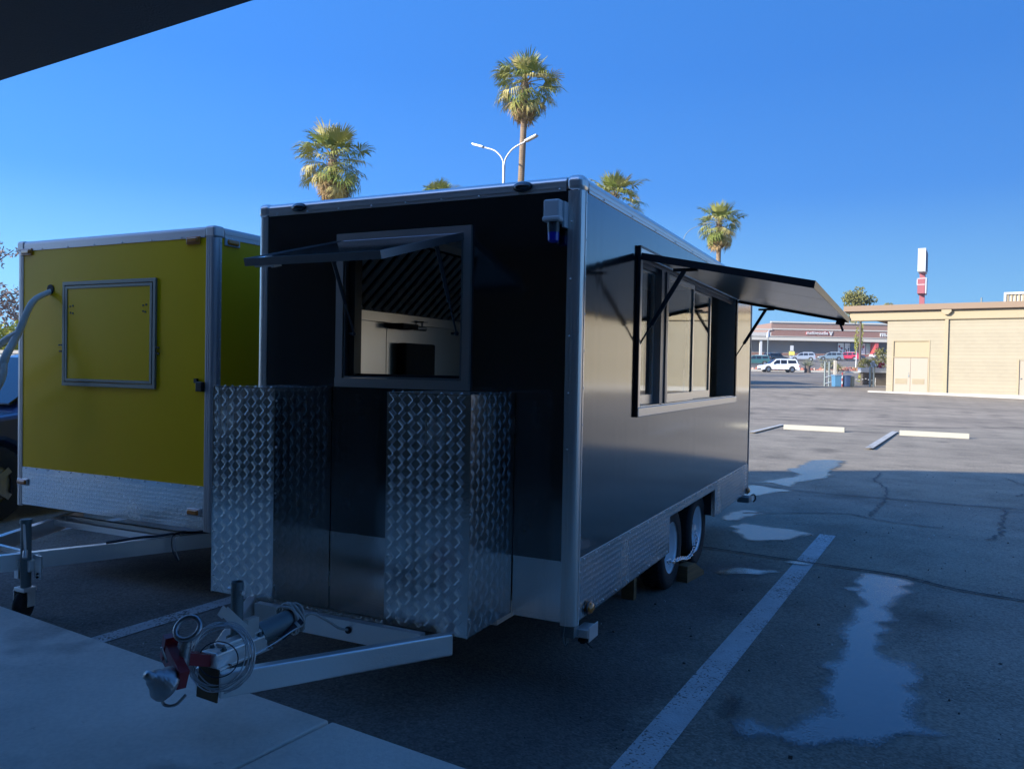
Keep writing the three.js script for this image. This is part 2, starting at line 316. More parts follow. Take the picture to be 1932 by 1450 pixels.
ribbon('pavement_seam', [[-.2, -5.68], [.44, -6.08], [.87, -6.28], [1.21, -6.04], [1.82, -5.87]], .03, M.crackFill, .012, .02);
ribbon('pavement_crack', [[1.14, -10.73], [1.04, -9.91], [1.20, -8.90], [1.24, -7.84], [1.16, -6.86], [1.10, -6.22]], .026, M.crackFill, .0125, .035);
ribbon('pavement_crack', [[2.56, -7.66], [2.40, -6.67], [2.36, -5.97], [2.21, -5.44]], .026, M.crackFill, .0125, .04);
ribbon('pavement_crack', [[2.9, -11.2], [3.1, -9.8], [2.8, -9]], .022, M.crackFill, .0125, .03);
// water left on the paving
film('puddle', [[1.15, -3.40], [1.53, -3.36], [1.48, -2.80], [1.43, -2.64], [1.39, -1.93], [1.40, -1.40], [1.52, -1.31], [1.58, -1.12], [1.54, -.83], [1.56, -.50], [1.60, -.38], [1.44, -.22], [1.26, -.06], [1.05, .06], [.87, .07], [.74, .0], [.72, -.12], [.78, -.18], [.9, -.2], [1.01, -.27], [1.03, -.46], [1.03, -.85], [1.08, -1.53], [1.09, -2.14], [1.12, -2.52], [1.04, -2.85], [1.09, -3.22]], M.wet, .008);
film('puddle', [[.66, -.09], [.65, -.22], [.65, -.37], [.68, -.44], [.77, -.45], [.81, -.35], [.79, -.2], [.73, -.1]], M.damp, .008);
film('puddle', [[.06, -2.82], [.18, -3.08], [.38, -3.12], [.54, -3.06], [.38, -2.84], [.20, -2.72]], M.wet, .008);
film('puddle', [[.52, -3.45], [.60, -3.52], [.74, -3.49], [.78, -3.42], [.67, -3.34]], M.wet, .0125);
film('puddle', [[-.19, -4.73], [-.1, -5.12], [.24, -5.0], [.62, -4.94], [.66, -4.76], [.43, -4.32], [.07, -4.16]], M.damp, .008);
film('puddle', [[-.47, -8.38], [-.41, -8.81], [-.1, -9.58], [-.33, -10.29], [-.23, -10.88], [-.11, -12.13], [.47, -12.43], [.53, -11.97], [.42, -10.56], [.47, -9.89], [.34, -9.31], [.08, -8.67], [.10, -8.25], [.0, -8.1], [-.31, -8.41]], M.wet, .008);
film('puddle', [[-.54, -8.1], [-.14, -7.98], [.15, -7.76], [-.04, -7.48], [-.18, -7.08], [-.26, -6.59], [-.6, -7]], M.wet, .008);
film('puddle', [[-.4, -5.41], [-.29, -5.87], [.06, -5.85], [-.04, -5.41], [-.26, -5.06]], M.damp, .008);
// painted stall lines
const stripe = (a, b, w, mat, lift = .004) => { const d = new THREE.Vector2(b[0] - a[0], b[1] - a[1]).normalize(), n = [-d.y * w / 2, d.x * w / 2], e = [[a[0] - n[0], a[1] - n[1]], [a[0] + n[0], a[1] + n[1]], [b[0] + n[0], b[1] + n[1]], [b[0] - n[0], b[1] - n[1]]]; return sheet('parking_line', e, mat, lift); };
stripe([.440, 1.0], [.770, -4.88], .15, M.line);
stripe([-2.68, .62], [-2.36, -4.9], .13, M.line);
stripe([-5.78, .3], [-5.46, -5.2], .13, M.line);
{ const z = (x, zz) => Math.max(0, H((x - C0.x) * FW.x + (zz - C0.y) * FW.y));
  stripe([.785, -15.1], [1.24, -21.2], .16, M.lineSunDimmed, .03 + z(1.2, -21)); stripe([-2.14, -18.0], [-1.86, -21.9], .15, M.lineSunDimmed, .03 + z(-1.9, -22)); stripe([4.0, -15.3], [4.5, -21], .16, M.lineSunDimmed, .03 + z(4.5, -21)); }
function wheelStop(x0, z0, label) {
  const L = 1.62, t = thing('wheel_stop', label, 'wheel stop', [x0, H((x0 - C0.x) * FW.x + (z0 - C0.y) * FW.y), z0], 'concrete wheel stops in the lot');
  const g = plateXY([[-.08, 0], [.08, 0], [.055, .13], [-.055, .13]], 0, L, [], .008); g.rotateY(Math.PI / 2 - .065);
  const m = new THREE.Mesh(metric(flat(g)), M.stopPaint); m.name = 'stop_body'; m.castShadow = true; t.add(m);
  for (const f of [.25, .75]) { const b = new THREE.Mesh(flat(cyl(V3(Math.cos(.065) * L * f, .128, Math.sin(.065) * L * f), V3(Math.cos(.065) * L * f, .136, Math.sin(.065) * L * f), .016)), M.galvDull); b.name = 'anchor_bolt'; t.add(b); }
}
wheelStop(-1.62, -20.35, 'pale concrete wheel stop nearest the rear corner of the black trailer');
wheelStop(1.36, -20.2, 'pale concrete wheel stop to the right of the short sunlit stall line');
// pebbles and scraps on the paving
{
  const q = new THREE.Quaternion(), list = [], cols = [];
  for (let i = 0; i < 420; i++) { const x = rr(-3, 4.5), z = -12 + 13 * Math.pow(rnd(), .6), s = rr(.003, .009); if (Math.abs(x + 1) < .7 && z > -4.8) continue; q.setFromEuler(new THREE.Euler(rr(0, 6), rr(0, 6), rr(0, 6))); list.push(TRS(V3(x, s * .5, z), q.clone(), V3(s, s * .7, s * rr(.7, 1.5)))); cols.push(lin(...(rnd() < .3 ? [.5, .48, .44] : [.12, .11, .10]))); }
  copies('pebbles', new THREE.IcosahedronGeometry(1, 0), std({ color: 0xffffff, roughness: .9 }), list, null, cols);
  const bits = []; const bc = [];
  for (let i = 0; i < 60; i++) { const x = rr(.9, 3.6), z = rr(-5, .6); q.setFromEuler(new THREE.Euler(rr(-.5, .5), rr(0, 6), rr(-.5, .5))); bits.push(TRS(V3(x, .010, z), q.clone(), V3(rr(.006, .016), .0015, rr(.006, .02)))); bc.push(rnd() < .5 ? lin(.5, .45, .38) : lin(.05, .03, .02)); }
  copies('leaf_litter', new THREE.BoxGeometry(1, 1, 1), std({ color: 0xffffff, roughness: .9 }), bits, null, bc);
}
// ---------------------------------------------------------------- raised walk of the shops behind the camera, its canopy and the block that throws the shade
const WALK = -Math.atan(.112);
{
  const walk = new THREE.Group(); walk.name = 'sidewalk'; walk.userData.kind = 'structure'; walk.position.set(-.72, 0, .921); walk.rotation.y = WALK; scene.add(walk);
  for (let i = -4; i < 5; i++) for (let j = 0; j < 2; j++) {
    const g = new RoundedBoxGeometry(3.0 - .018, .16, 2.1 - .018, 2, .012); g.translate(i * 3 + 1.5 + .0, .02, j * 2.1 + 1.05);
    const m = new THREE.Mesh(metric(flat(g)), M.concrete); m.name = 'paving_slab'; m.receiveShadow = m.castShadow = true; walk.add(m);
  }
  const fill = new THREE.Mesh(flat(bx(-12, 15, -.06, .045, .03, 5.2)), M.seam); fill.name = 'joint_filler'; walk.add(fill);
}
{
  const b = thing('shop_building', 'dark shop front canopy whose underside cuts across the upper corner of the view', 'building', [0, 0, 8]);
  mesh('wall', plateXZ([[-17.5, 9], [-13.2, 6.1], [-11.3, 4.7], [-9.45, 3.9], [-5.3, 3.3], [-3.2, 4.9], [-2.4, 5.0], [-2.4, 30], [-17.5, 30]], 3.5, 7.7), M.stucco, b);
  mesh('parapet', plateXZ([[-2.395, 5.0], [12, 6.4], [40, 9.2], [40, 30], [-2.395, 30]], 3.5, 4.5), M.stucco, b);
  mesh('shopfront', plateXZ([[-17.4, 9.3], [-13.2, 6.3], [-11.3, 4.9], [-9.45, 4.1], [-5.3, 3.5], [-3.2, 5.1], [12, 6.6], [40, 9.4], [40, 30], [-17.4, 30]], -.1, 3.5), M.shopWall, b);
  mesh('canopy', plateXZ([[-5.0, .889], [16, 2.649], [16, 6.75], [12, 6.38], [-3.2, 4.88], [-5.0, 3.5]], 3.0, 3.5), M.soffit, b);
}

// ---------------------------------------------------------------- shared trailer pieces
// five bars of a tread plate, lying in the xy plane, proud along +z
const lugs = (() => { const l = []; for (let i = -2; i <= 2; i++) { const g = new THREE.SphereGeometry(1, 6, 4); g.scale(.0140, .0022, .00016); g.translate(0, i * .0062, 0); l.push(flat(g)); } return mergeGeometries(l); })();
// covers a rectangle (origin o, unit axes u, v, size w x h) with tread bars
function treadBars(panel, o, u, v, w, h, pitch, size = 1, pv = pitch * 1.18) {
  const n = u.clone().cross(v), list = [], base = new THREE.Matrix4().makeBasis(u, v, n), q = new THREE.Quaternion().setFromRotationMatrix(base), z = V3(0, 0, 1);
  for (let i = 0; (i + .5) * pitch < w; i++) for (let j = 0; (j + .5) * pv < h; j++) {
    const p = o.clone().addScaledVector(u, (i + .5) * pitch).addScaledVector(v, (j + .5) * pv);
    list.push(TRS(p, q.clone().multiply(new THREE.Quaternion().setFromAxisAngle(z, ((i + j) % 2 ? 1 : -1) * Math.PI / 4)), V3(size, size, 1)));
  }
  return copies('tread_bars', lugs, M.lug, list, panel);
}
const rivetGeo = new THREE.SphereGeometry(.005, 8, 6);
function rivets(parent, pts) { return copies('rivets', rivetGeo, M.alu, pts.map((p) => TRS(p, new THREE.Quaternion())), parent); }
const along = (a, b, n) => Array.from({ length: n }, (_, i) => a.clone().lerp(b, n > 1 ? i / (n - 1) : 0));
const arcPts = (cx, cy, r, a0, a1, n = 6) => Array.from({ length: n + 1 }, (_, i) => { const a = a0 + (a1 - a0) * i / n; return [cx + r * Math.cos(a), cy + r * Math.sin(a)]; });
// extruded corner post with a rounded nose at (x, z): sx, sz say to which side its flanges run
function cornerPost(x, z, sx, sz, y0, y1, f = .075, side = .062) {
  const P = [], r = .034;
  P.push([f, 0]); P.push([f, .012], [r, .012], [.012, r], [.012, side], [0, side]);
  for (const [a, b] of arcPts(r, r, r, Math.PI, 1.5 * Math.PI, 6)) P.push([a, b]);
  const q = P.map(([a, b]) => [x + sx * a, z + sz * b]);
  const ribs = [bx(x + sx * .045, x + sx * .050, y0, y1, z + sz * .002, z - sz * .0025), bx(x + sx * .062, x + sx * .066, y0, y1, z + sz * .002, z - sz * .0025), bx(x + sx * .002, x - sx * .0025, y0, y1, z + sz * .042, z + sz * .047)];
  return [plateXZ(sx * sz > 0 ? q : q.reverse(), y0, y1), ...ribs];
}
function ovalLamp(name, parent, p, axis, lens, len = .095, hgt = .036) {        // axis 'z' or 'x': the way it faces
  const f = (w, h, d, o) => axis === 'z' ? ball(p.x, p.y, p.z + o, 1, w, h, d, 20) : ball(p.x + o, p.y, p.z, 1, d, h, w, 20);
  const l = mesh(name, f(len * .44, hgt * .42, .020, .004), lens, parent);
  mesh('lamp_base', f(len * .52, hgt * .54, .010, 0), M.blackTrim, l);
  return l;
}

// ---------------------------------------------------------------- the black trailer: front wall at z = 0, kerb side at x = 0
const BT = 2.525, BB = .353, BL = 4.856, BW = 2.05;
{
  const t = thing('food_trailer', 'glossy black catering trailer with open serving hatches and two tread plate boxes on its tongue', 'trailer', [-1.025, 0, -2.4]);
  // walls
  mesh('wall_panel', plateXY(rect(-2.02, -.028, .652, 2.46), -.045, -.005, [rect(-1.405, -.655, 1.505, 2.262)]), M.black, t);
  mesh('wall_panel', plateZY(rect(-4.83, -.03, .60, 2.46), -.045, -.005, [rect(-3.94, -.95, 1.372, 2.27)]), M.black, t);
  mesh('wall_panel', bx(-2.048, -2.005, BB, 2.5, -4.83, -.02), M.black, t);
  mesh('wall_panel', bx(-2.03, -.02, BB, 2.5, -4.852, -4.81), M.black, t);
  mesh('roof', [bx(-2.02, -.03, 2.475, 2.505, -4.83, -.03)], M.white, t);
  mesh('floor', bx(-2.0, -.45, BB + .012, .40, -4.8, -.05), M.galv, t);
  // lining of the inside
  mesh('lining', [bx(-2.004, -1.985, .41, 2.44, -1.229, -.05), bx(-2.004, -1.985, .41, 2.44, -2.6, -1.236), bx(-2.004, -1.985, .41, 2.44, -4.8, -2.607)], M.steel, t);
  mesh('lining', bx(-1.98, -.05, .41, 2.44, -4.808, -4.79), M.steel, t);
  mesh('ceiling', bx(-1.98, -.05, 2.45, 2.472, -4.78, -.05), M.white, t);
  mesh('lining', plateXY(rect(-1.98, -.06, .41, 2.44), -.062, -.047, [rect(-1.405, -.655, 1.505, 2.262)]), M.steel, t);
  mesh('lining', plateZY(rect(-4.78, -.07, .66, 2.44), -.062, -.047, [rect(-3.94, -.95, 1.372, 2.27)]), M.steel, t);
  // kick plates and skirt
  mesh('kick_plate', bx(-.336, -.070, BB + .002, .654, -.04, -.002), M.tread, t);
  mesh('kick_plate', bx(-1.484, -.795, .19, .654, -.04, -.002), M.tread, t);
  mesh('kick_plate', bx(-1.494, -1.489, .19, .3655, -.002, .44), M.tread, t);
  let s = mesh('skirt', bx(-.03, -.0015, .358, .664, -1.757, -.064), M.tread, t);
  treadBars(s, V3(-.0015, .362, -.068), V3(0, 0, -1), V3(0, 1, 0), 1.685, .30, .026, .72);
  s = mesh('skirt', bx(-.03, -.0022, .603, .664, -3.206, -1.758), M.tread, t);
  treadBars(s, V3(-.0022, .606, -1.76), V3(0, 0, -1), V3(0, 1, 0), 1.44, .055, .026, .72);
  s = mesh('skirt', bx(-.03, -.0015, .372, .664, -4.80, -3.207), M.tread, t);
  treadBars(s, V3(-.0015, .376, -3.21), V3(0, 0, -1), V3(0, 1, 0), 1.585, .285, .026, .72);
  mesh('wheel_well', [bx(-.44, -.035, .612, .632, -3.2, -1.76), bx(-.46, -.43, .30, .61, -3.2, -1.76), bx(-.43, -.032, .36, .605, -1.752, -1.735), bx(-.43, -.032, .38, .605, -3.23, -3.212)], M.dark, t);
  rivets(t, [...along(V3(-.001, .652, -.12), V3(-.001, .652, -4.75), 26), ...along(V3(-.001, .374, -.2), V3(-.001, .374, -1.7), 8), ...along(V3(.0, .42, -.055), V3(.0, 2.4, -.055), 12), ...along(V3(-1.9, 2.462, .0035), V3(-.12, 2.462, .0035), 9), ...along(V3(.0015, 2.46, -.3), V3(.0015, 2.46, -4.6), 10), ...along(V3(-.055, 1.2, .003), V3(-.055, 2.3, .003), 5)]);
  // aluminium edges
  mesh('corner_post', cornerPost(0, 0, -1, -1, BB - .012, 2.452), M.alu, t);
  mesh('corner_post', cornerPost(-BW, 0, 1, -1, BB, 2.452), M.alu, t);
  mesh('corner_post', cornerPost(0, -BL, -1, 1, BB, 2.452), M.alu, t);
  const rail = [[0, 2.452], [0, 2.495], ...arcPts(-.032, 2.493, .032, 0, Math.PI / 2, 6), [-.09, 2.525], [-.09, 2.515], [-.03, 2.505], [-.012, 2.49], [-.012, 2.452]];
  mesh('top_rail', [plateZY(rail, -BW + .085, -.088), bx(-BW + .085, -.088, 2.468, 2.472, -.001, .0028)], M.alu, t);
  mesh('top_rail', [plateXY(rail, -BL + .03, -.088), bx(-.001, .0028, 2.468, 2.472, -BL + .05, -.088), bx(-.001, .0022, 2.49, 2.493, -BL + .05, -.088)], M.alu, t);
  mesh('corner_cap', rbx(-.092, .004, 2.444, 2.531, -.092, .004, .034), M.alu, t);
  mesh('corner_cap', rbx(-BW - .004, -BW + .09, 2.444, 2.531, -.092, .004, .034), M.alu, t);
  // front hatch: frame, opening liner, propped flap, struts
  const F = [-1.458, -.600, 1.462, 2.318];
  mesh('hatch_frame', [bx(F[0], F[0] + .048, F[2] + .058, F[3] - .048, -.004, .012), bx(F[1] - .046, F[1], F[2] + .058, F[3] - .048, -.004, .012), bx(F[0], F[1], F[3] - .048, F[3], -.004, .013), bx(F[0], F[1], F[2] + .008, F[2] + .058, -.004, .016)], M.frameBrown, t);
  mesh('hatch_liner', [bx(F[0] + .054, F[0] + .062, 1.52, 2.27, -.10, .006), bx(F[1] - .060, F[1] - .052, 1.52, 2.27, -.10, .006), bx(F[0] + .062, F[1] - .060, 1.522, 1.530, -.12, .008), bx(F[0] + .062, F[1] - .060, 2.256, 2.264, -.10, .006)], M.aluDark, t);
  mesh('window_track', [bx(-1.392, -1.352, 1.53, 2.25, -.085, -.02), bx(-1.392, -.655, 1.53, 1.545, -.085, -.055)], M.blackTrim, t);
  {
    const a = V3(0, 2.262, .022), b = V3(0, 2.068, .742), mid = a.clone().add(b).multiplyScalar(.5), ang = Math.atan2(a.y - b.y, b.z - a.z), L = a.distanceTo(b);
    const put = (g) => { g.rotateX(ang); g.translate(-1.03, mid.y, mid.z); return g; };
    mesh('hatch_flap', put(bx(-.387, .387, .004, .0145, -L / 2 + .004, L / 2 - .004)), M.black, t);
    mesh('hatch_flap_edge', [put(bx(-.392, .392, -.0185, .0185, L / 2 - .003, L / 2)), put(bx(-.392, -.388, -.0185, .0185, -L / 2, L / 2 - .0035)), put(bx(.388, .392, -.0185, .0185, -L / 2, L / 2 - .0035))], M.aluDark, t);
    mesh('hatch_latch', [put(bx(-.36, -.25, -.030, -.0195, L / 2 - .07, L / 2 - .03)), put(bx(-.255, -.235, -.034, -.0190, L / 2 - .075, L / 2 - .025))], M.galv, t);
    mesh('hinge', [cyl(V3(-1.40, 2.272, .02), V3(-.66, 2.272, .02), .007)], M.aluDark, t);
    for (const x of [-1.345, -.69]) {
      const p = V3(x, 2.185, .20), q = V3(x, 1.765, -.01), m = p.clone().lerp(q, .62);
      const st = mesh('gas_strut', [cyl(p, m, .011)], M.blackTrim, t); mesh('strut_rod', [cyl(m, q, .005), ball(q.x, q.y, q.z, .012), cyl(q, V3(q.x - .03, q.y, q.z), .007)], M.blackTrim, st);
    }
  }
  // roof lamps, beacon, marker lamps
  ovalLamp('marker_lamp', t, V3(-1.738, 2.489, .006), 'z', M.smoked, .105, .046); ovalLamp('marker_lamp', t, V3(-.318, 2.489, .006), 'z', M.smoked, .105, .046);
  const be = mesh('beacon', [rbx(-.166, -.082, 2.30, 2.398, 0, .095, .012), rbx(-.170, -.078, 2.292, 2.318, 0, .10, .01), bx(-.084, -.072, 2.270, 2.392, -.003, .05)], M.white, t);
  mesh('beacon_collar', cyl(V3(-.126, 2.244, .055), V3(-.126, 2.294, .055), .030, .033, 18), M.clear, be); mesh('beacon_lens', [cyl(V3(-.126, 2.206, .055), V3(-.126, 2.246, .055), .028, .029, 18), ball(-.126, 2.206, .055, .028, 1, .45, 1)], M.blueLens, be);
  ovalLamp('side_lamp', t, V3(.010, .392, -.180), 'x', M.amber, .088, .068); ovalLamp('side_lamp', t, V3(.012, .40, -4.74), 'x', M.amber, .10, .07);
  // serving window along the kerb side
  const z0 = -.907, z1 = -3.985, y0 = 1.318, y1 = 2.318;
  mesh('window_frame', [bx(-.003, .014, y0, y1, z0 - .012, z0), bx(-.003, .015, y1 - .012, y1, z1, z0 - .013), bx(-.003, .012, y0 + .057, y1 - .041, z1, z1 + .045)], M.blackTrim, t);
  mesh('window_header', bx(-.003, .012, 2.262, y1 - .013, z1, z0 - .013), M.alu, t);
  each('window_jamb', [bx(-.06, .013, y0 + .057, y1 - .041, z0 - .05, z0 - .0125), bx(-.16, -.004, 1.376, 2.27, z1 + .046, z1 + .054)], M.alu, t);
  mesh('window_sill', [rbx(-.12, .017, y0, y0 + .055, z1, z0 - .0128, .005), bx(-.045, -.04, y0 + .055, y0 + .064, z1 + .05, z0 - .05), bx(-.010, -.004, y0 + .055, y0 + .062, z1 + .05, z0 - .05)], M.aluBright, t);
  mesh('window_track', [bx(-.075, -.012, 2.240, 2.268, z1 + .05, z0 - .052), bx(-.035, -.028, 2.215, 2.24, z1 + .05, z0 - .052)], M.aluDark, t);
  mesh('mullion', [bx(-.075, -.004, 1.376, 2.24, -1.49, -1.437), bx(-.085, -.012, 1.376, 2.24, -1.555, -1.491), bx(-.07, -.002, 1.376, 2.24, -1.600, -1.556)], M.aluDark, t);
  function sash(za, zb, x, mat = M.aluBright) { mat = M.aluBright;
    const f = mesh('sash', [bx(x - .012, x + .012, 1.383, 2.236, za - .034, za), bx(x - .012, x + .012, 1.383, 2.236, zb, zb + .034), bx(x - .012, x + .0125, 1.384, 1.442, zb + .034, za - .034), bx(x - .012, x + .0125, 2.20, 2.235, zb + .034, za - .034)], mat, t);
    mesh('pane', bx(x - .003, x + .003, 1.441, 2.201, zb + .033, za - .033), M.glass, f); return f;
  }
  sash(-.962, -1.434, -.055, M.alu); sash(-1.612, -2.37, -.024, M.alu); sash(-2.335, -3.098, -.056, M.alu);
  // kerb-side flap: hinge at the window head, outer edge 0.95 m out
  {
    const a = V3(.016, 2.256, 0), b = V3(.968, 2.064, 0), L = a.distanceTo(b), ang = Math.atan2(b.y - a.y, b.x - a.x), mid = a.clone().add(b).multiplyScalar(.5);
    const put = (g) => { g.rotateZ(ang); g.translate(mid.x, mid.y, 0); return g; };
    mesh('awning_flap', put(bx(-L / 2 + .003, L / 2 - .003, .007, .0175, z1 + .003, z0 - .003)), M.black, t);
    mesh('awning_lining', [put(bx(-L / 2 + .03, L / 2 - .03, .000, .006, -1.95, z0 - .03)), put(bx(-L / 2 + .03, L / 2 - .03, .000, .006, -2.96, -1.96)), put(bx(-L / 2 + .03, L / 2 - .03, .000, .006, z1 + .03, -2.97))], M.steel, t);
    mesh('awning_edge', [put(bx(-L / 2, L / 2, -.022, .019, z0 - .0028, z0)), put(bx(-L / 2, L / 2, -.022, .019, z1, z1 + .0028)), put(bx(L / 2 - .0028, L / 2, -.022, .019, z1 + .003, z0 - .003)), put(bx(-L / 2, L / 2, -.020, -.0005, z0 - .028, z0 - .003)), put(bx(-L / 2, L / 2, -.020, -.0005, z1 + .003, z1 + .028))], M.blackTrim, t);
    mesh('awning_latch', [put(bx(L / 2 - .10, L / 2 - .03, -.055, -.022, z1 + .03, z1 + .09)), put(cyl(V3(L / 2 - .06, -.05, z1 + .06), V3(L / 2 - .03, -.10, z1 + .06), .010))], M.blackTrim, t);
    for (const z of [z0 - .035, z1 + .035]) {
      const p = V3(.262, 2.165, z), q = V3(-.02, 1.70, z), m = p.clone().lerp(q, .66);
      const st = mesh('gas_strut', [cyl(p, m, .014), bx(.20, .34, 2.160, 2.178, z - .012, z + .012)], M.blackTrim, t); mesh('strut_rod', [cyl(m, q, .0055), ball(q.x, q.y, q.z, .013)], M.blackTrim, st);
    }
  }
  // range hood along the far wall with its row of baffles, shelf, gas tap and hob
  const hood = mesh('range_hood', [bx(-1.984, -1.935, 1.905, 1.975, -3.2, -.12), plateXY([[-1.984, 1.976], [-1.95, 1.976], [-1.50, 2.40], [-1.50, 2.448], [-1.984, 2.448]], -3.2, -.12)], M.steel, t);
  mesh('grease_tray', [bx(-1.934, -1.918, 1.972, 2.000, -3.2, -.12)], M.blackTrim, hood);
  for (let i = 0; i < 29; i++) { const z = -.17 - i * .104, g = bx(-.0275, .0275, -.29, .29, -.006, .006); g.rotateY(Math.PI / 2); g.rotateZ(-Math.PI / 4 - .03); g.translate(-1.71, 2.178, z); mesh('baffle', g, M.baffle, hood); }
  { const g = bx(-.004, .004, -.30, .30, -3.19, -.13); g.rotateZ(-Math.PI / 4 - .03); g.translate(-1.722, 2.190, 0); mesh('baffle_tray', g, M.dark, hood); }
  mesh('gas_box', [bx(-1.984, -1.86, 1.865, 1.904, -1.46, -1.26)], M.dark, t);
  mesh('gas_tap', [cyl(V3(-1.90, 1.88, -1.47), V3(-1.90, 1.88, -1.62), .018), cyl(V3(-1.90, 1.88, -1.58), V3(-1.90, 1.93, -1.58), .008), bx(-1.93, -1.87, 1.925, 1.935, -1.61, -1.55)], M.castMetal, t);
  mesh('griddle', [rbx(-1.98, -1.62, 1.36, 1.50, -2.25, -1.20, .02), rbx(-1.98, -1.90, 1.50, 1.765, -1.78, -1.36, .015)], M.dark, t);
  mesh('counter', [bx(-1.98, -1.30, 1.33, 1.36, -4.7, -.12), bx(-.58, -.062, 1.30, 1.33, -4.7, -.35)], M.steel, t);
  mesh('tap', [tube([V3(-.35, 1.33, -3.45), V3(-.35, 1.58, -3.45), V3(-.33, 1.64, -3.40), V3(-.31, 1.62, -3.34), V3(-.31, 1.56, -3.33)], .009, 24)], M.chrome, t);
  mesh('wall_cladding', Array.from({ length: 22 }, (_, i) => bx(-1.0, -.985 + (i % 2) * .006, 1.36, 2.42, -4.60 + i * .045, -4.56 + i * .045)), M.blackTrim, t);
  // running gear
  for (const z of [-2.188, -3.009]) {
    const X = (r) => r; // lathe about x
    const ty = new THREE.LatheGeometry([[.188, -.085], [.215, -.092], [.262, -.095], [.288, -.085], [.297, -.06], [.297, .06], [.288, .085], [.262, .095], [.215, .092], [.188, .085]].map((p) => new THREE.Vector2(...p)), 40); ty.rotateZ(-Math.PI / 2); ty.translate(-.185, .297, z);
    const blocks = []; for (let i = 0; i < 44; i++) for (const o of [-.05, 0, .05]) { const g = bx(-.018, .018, .296, .302, -.014, .014); g.translate(o, 0, 0); g.rotateX((i + (o ? .5 : 0)) / 44 * 2 * Math.PI); g.translate(-.185, .297, z); blocks.push(g); }
    const w = mesh('tyre', [ty], M.tyre, t); mesh('tread_blocks', blocks, M.tyre, w);
    const disc = new THREE.LatheGeometry([[.0, .028], [.035, .03], [.06, .022], [.105, .018], [.135, .006], [.150, -.018], [.168, -.02], [.172, .055], [.186, .075], [.196, .082], [.196, .074], [.180, .06], [.176, -.06], [.186, -.08]].map((p) => new THREE.Vector2(...p)), 40); disc.rotateZ(-Math.PI / 2); disc.translate(-.185, .297, z);
    const r = mesh('rim', [disc], M.rim, t);
    const holes = []; for (let i = 0; i < 8; i++) { const a = i / 8 * 2 * Math.PI; const g = new THREE.CylinderGeometry(.013, .013, .006, 12); g.scale(1, 1, 1.9); g.rotateZ(Math.PI / 2); g.translate(0, .128, 0); g.rotateX(a); g.translate(-.185 + .013, .297, z); holes.push(g); }
    each('rim_slot', holes, M.dark, r);
    const nuts = []; for (let i = 0; i < 5; i++) { const a = i / 5 * 2 * Math.PI; nuts.push(cyl(V3(-.165, .297 + .055 * Math.cos(a), z + .055 * Math.sin(a)), V3(-.145, .297 + .055 * Math.cos(a), z + .055 * Math.sin(a)), .010, .009, 6)); }
    each('wheel_nut', nuts, M.chrome, r); mesh('hub_cap', [cyl(V3(-.165, .297, z), V3(-.118, .297, z), .032, .028, 18)], M.galv, r);
    mesh('axle', cyl(V3(-1.86, .30, z), V3(-.30, .30, z), .03), M.dark, t);
  }
  for (const z of [-2.188, -3.009]) { const g = new THREE.LatheGeometry([[.1, -.09], [.262, -.095], [.297, -.06], [.297, .06], [.262, .095], [.1, .09]].map((p) => new THREE.Vector2(...p)), 28); g.rotateZ(-Math.PI / 2); g.translate(-1.865, .297, z); mesh('tyre', g, M.tyre, t); }
  each('chassis', [bx(-1.75, -1.70, .25, .35, -4.8, -.1), bx(-.52, -.47, .25, .35, -4.8, -.1), bx(-1.70, -.52, .27, .35, -.30, -.24), bx(-1.70, -.52, .27, .35, -1.5, -1.44), bx(-1.70, -.52, .27, .35, -4.5, -4.44)], M.galv, t);
  mesh('corner_bracket', [bx(-.075, -.005, .285, .338, -.075, -.008), bx(-.055, -.048, .245, .286, -.06, -.02), tube([V3(-.05, .34, .004), V3(-.052, .27, .006), V3(-.04, .248, .006), V3(-.028, .262, .006)], .0035, 20, 6)], M.galvDull, t);
  const jk = mesh('stabiliser', [rbx(-.02, .046, .272, .316, -.19, -.07, .004), bx(.047, .051, .256, .326, -.20, -.075)], M.galv, t);
  mesh('stabiliser_foot', [cyl(V3(.0, .272, -.12), V3(.0, .232, -.12), .015), bx(-.01, .036, .25, .262, -.165, -.08), tube([V3(.03, .262, -.07), V3(.05, .235, -.09), V3(.055, .22, -.11)], .003, 12, 6)], M.dark, jk);
  const jr = mesh('stabiliser', [rbx(-.06, .055, .30, .352, -4.72, -4.56, .004)], M.galvDull, t); mesh('stabiliser_foot', tube([V3(.02, .33, -4.78), V3(.06, .35, -4.83), V3(.07, .30, -4.86), V3(.05, .27, -4.86)], .008, 16, 6), M.dark, jr);
  // tread plate boxes
  for (const [xa, xb] of [[-1.917, -1.488], [-.793, -.341]]) {
    const b = mesh('storage_box', [bx(xa, xb, .366, 1.463, .0, .4525), bx(xa - .001, xa + .003, .364, 1.465, .451, .4538), bx(xb - .003, xb + .001, .364, 1.465, .451, .4538), bx(xa - .002, xb + .002, 1.4632, 1.467, 0, .455)], M.tread, t);
    treadBars(b, V3(xa + .005, .37, .4525), V3(1, 0, 0), V3(0, 1, 0), xb - xa - .012, 1.085, .053, 1.22, .0425);
    treadBars(b, V3(xb, .37, .449), V3(0, 0, -1), V3(0, 1, 0), .445, 1.09, .053, 1.22, .0425);
    rivets(b, [...along(V3(xa + .012, .45, .4525), V3(xa + .012, 1.40, .4525), 5), ...along(V3(xb, .45, .44), V3(xb, 1.4, .44), 5)]);
  }
  { const p = mesh('step_edge', bx(-1.486, -.795, .350, .3845, .446, .4525), M.tread, t); treadBars(p, V3(-1.48, .351, .4525), V3(1, 0, 0), V3(0, 1, 0), .68, .034, .03, .7, .03); }
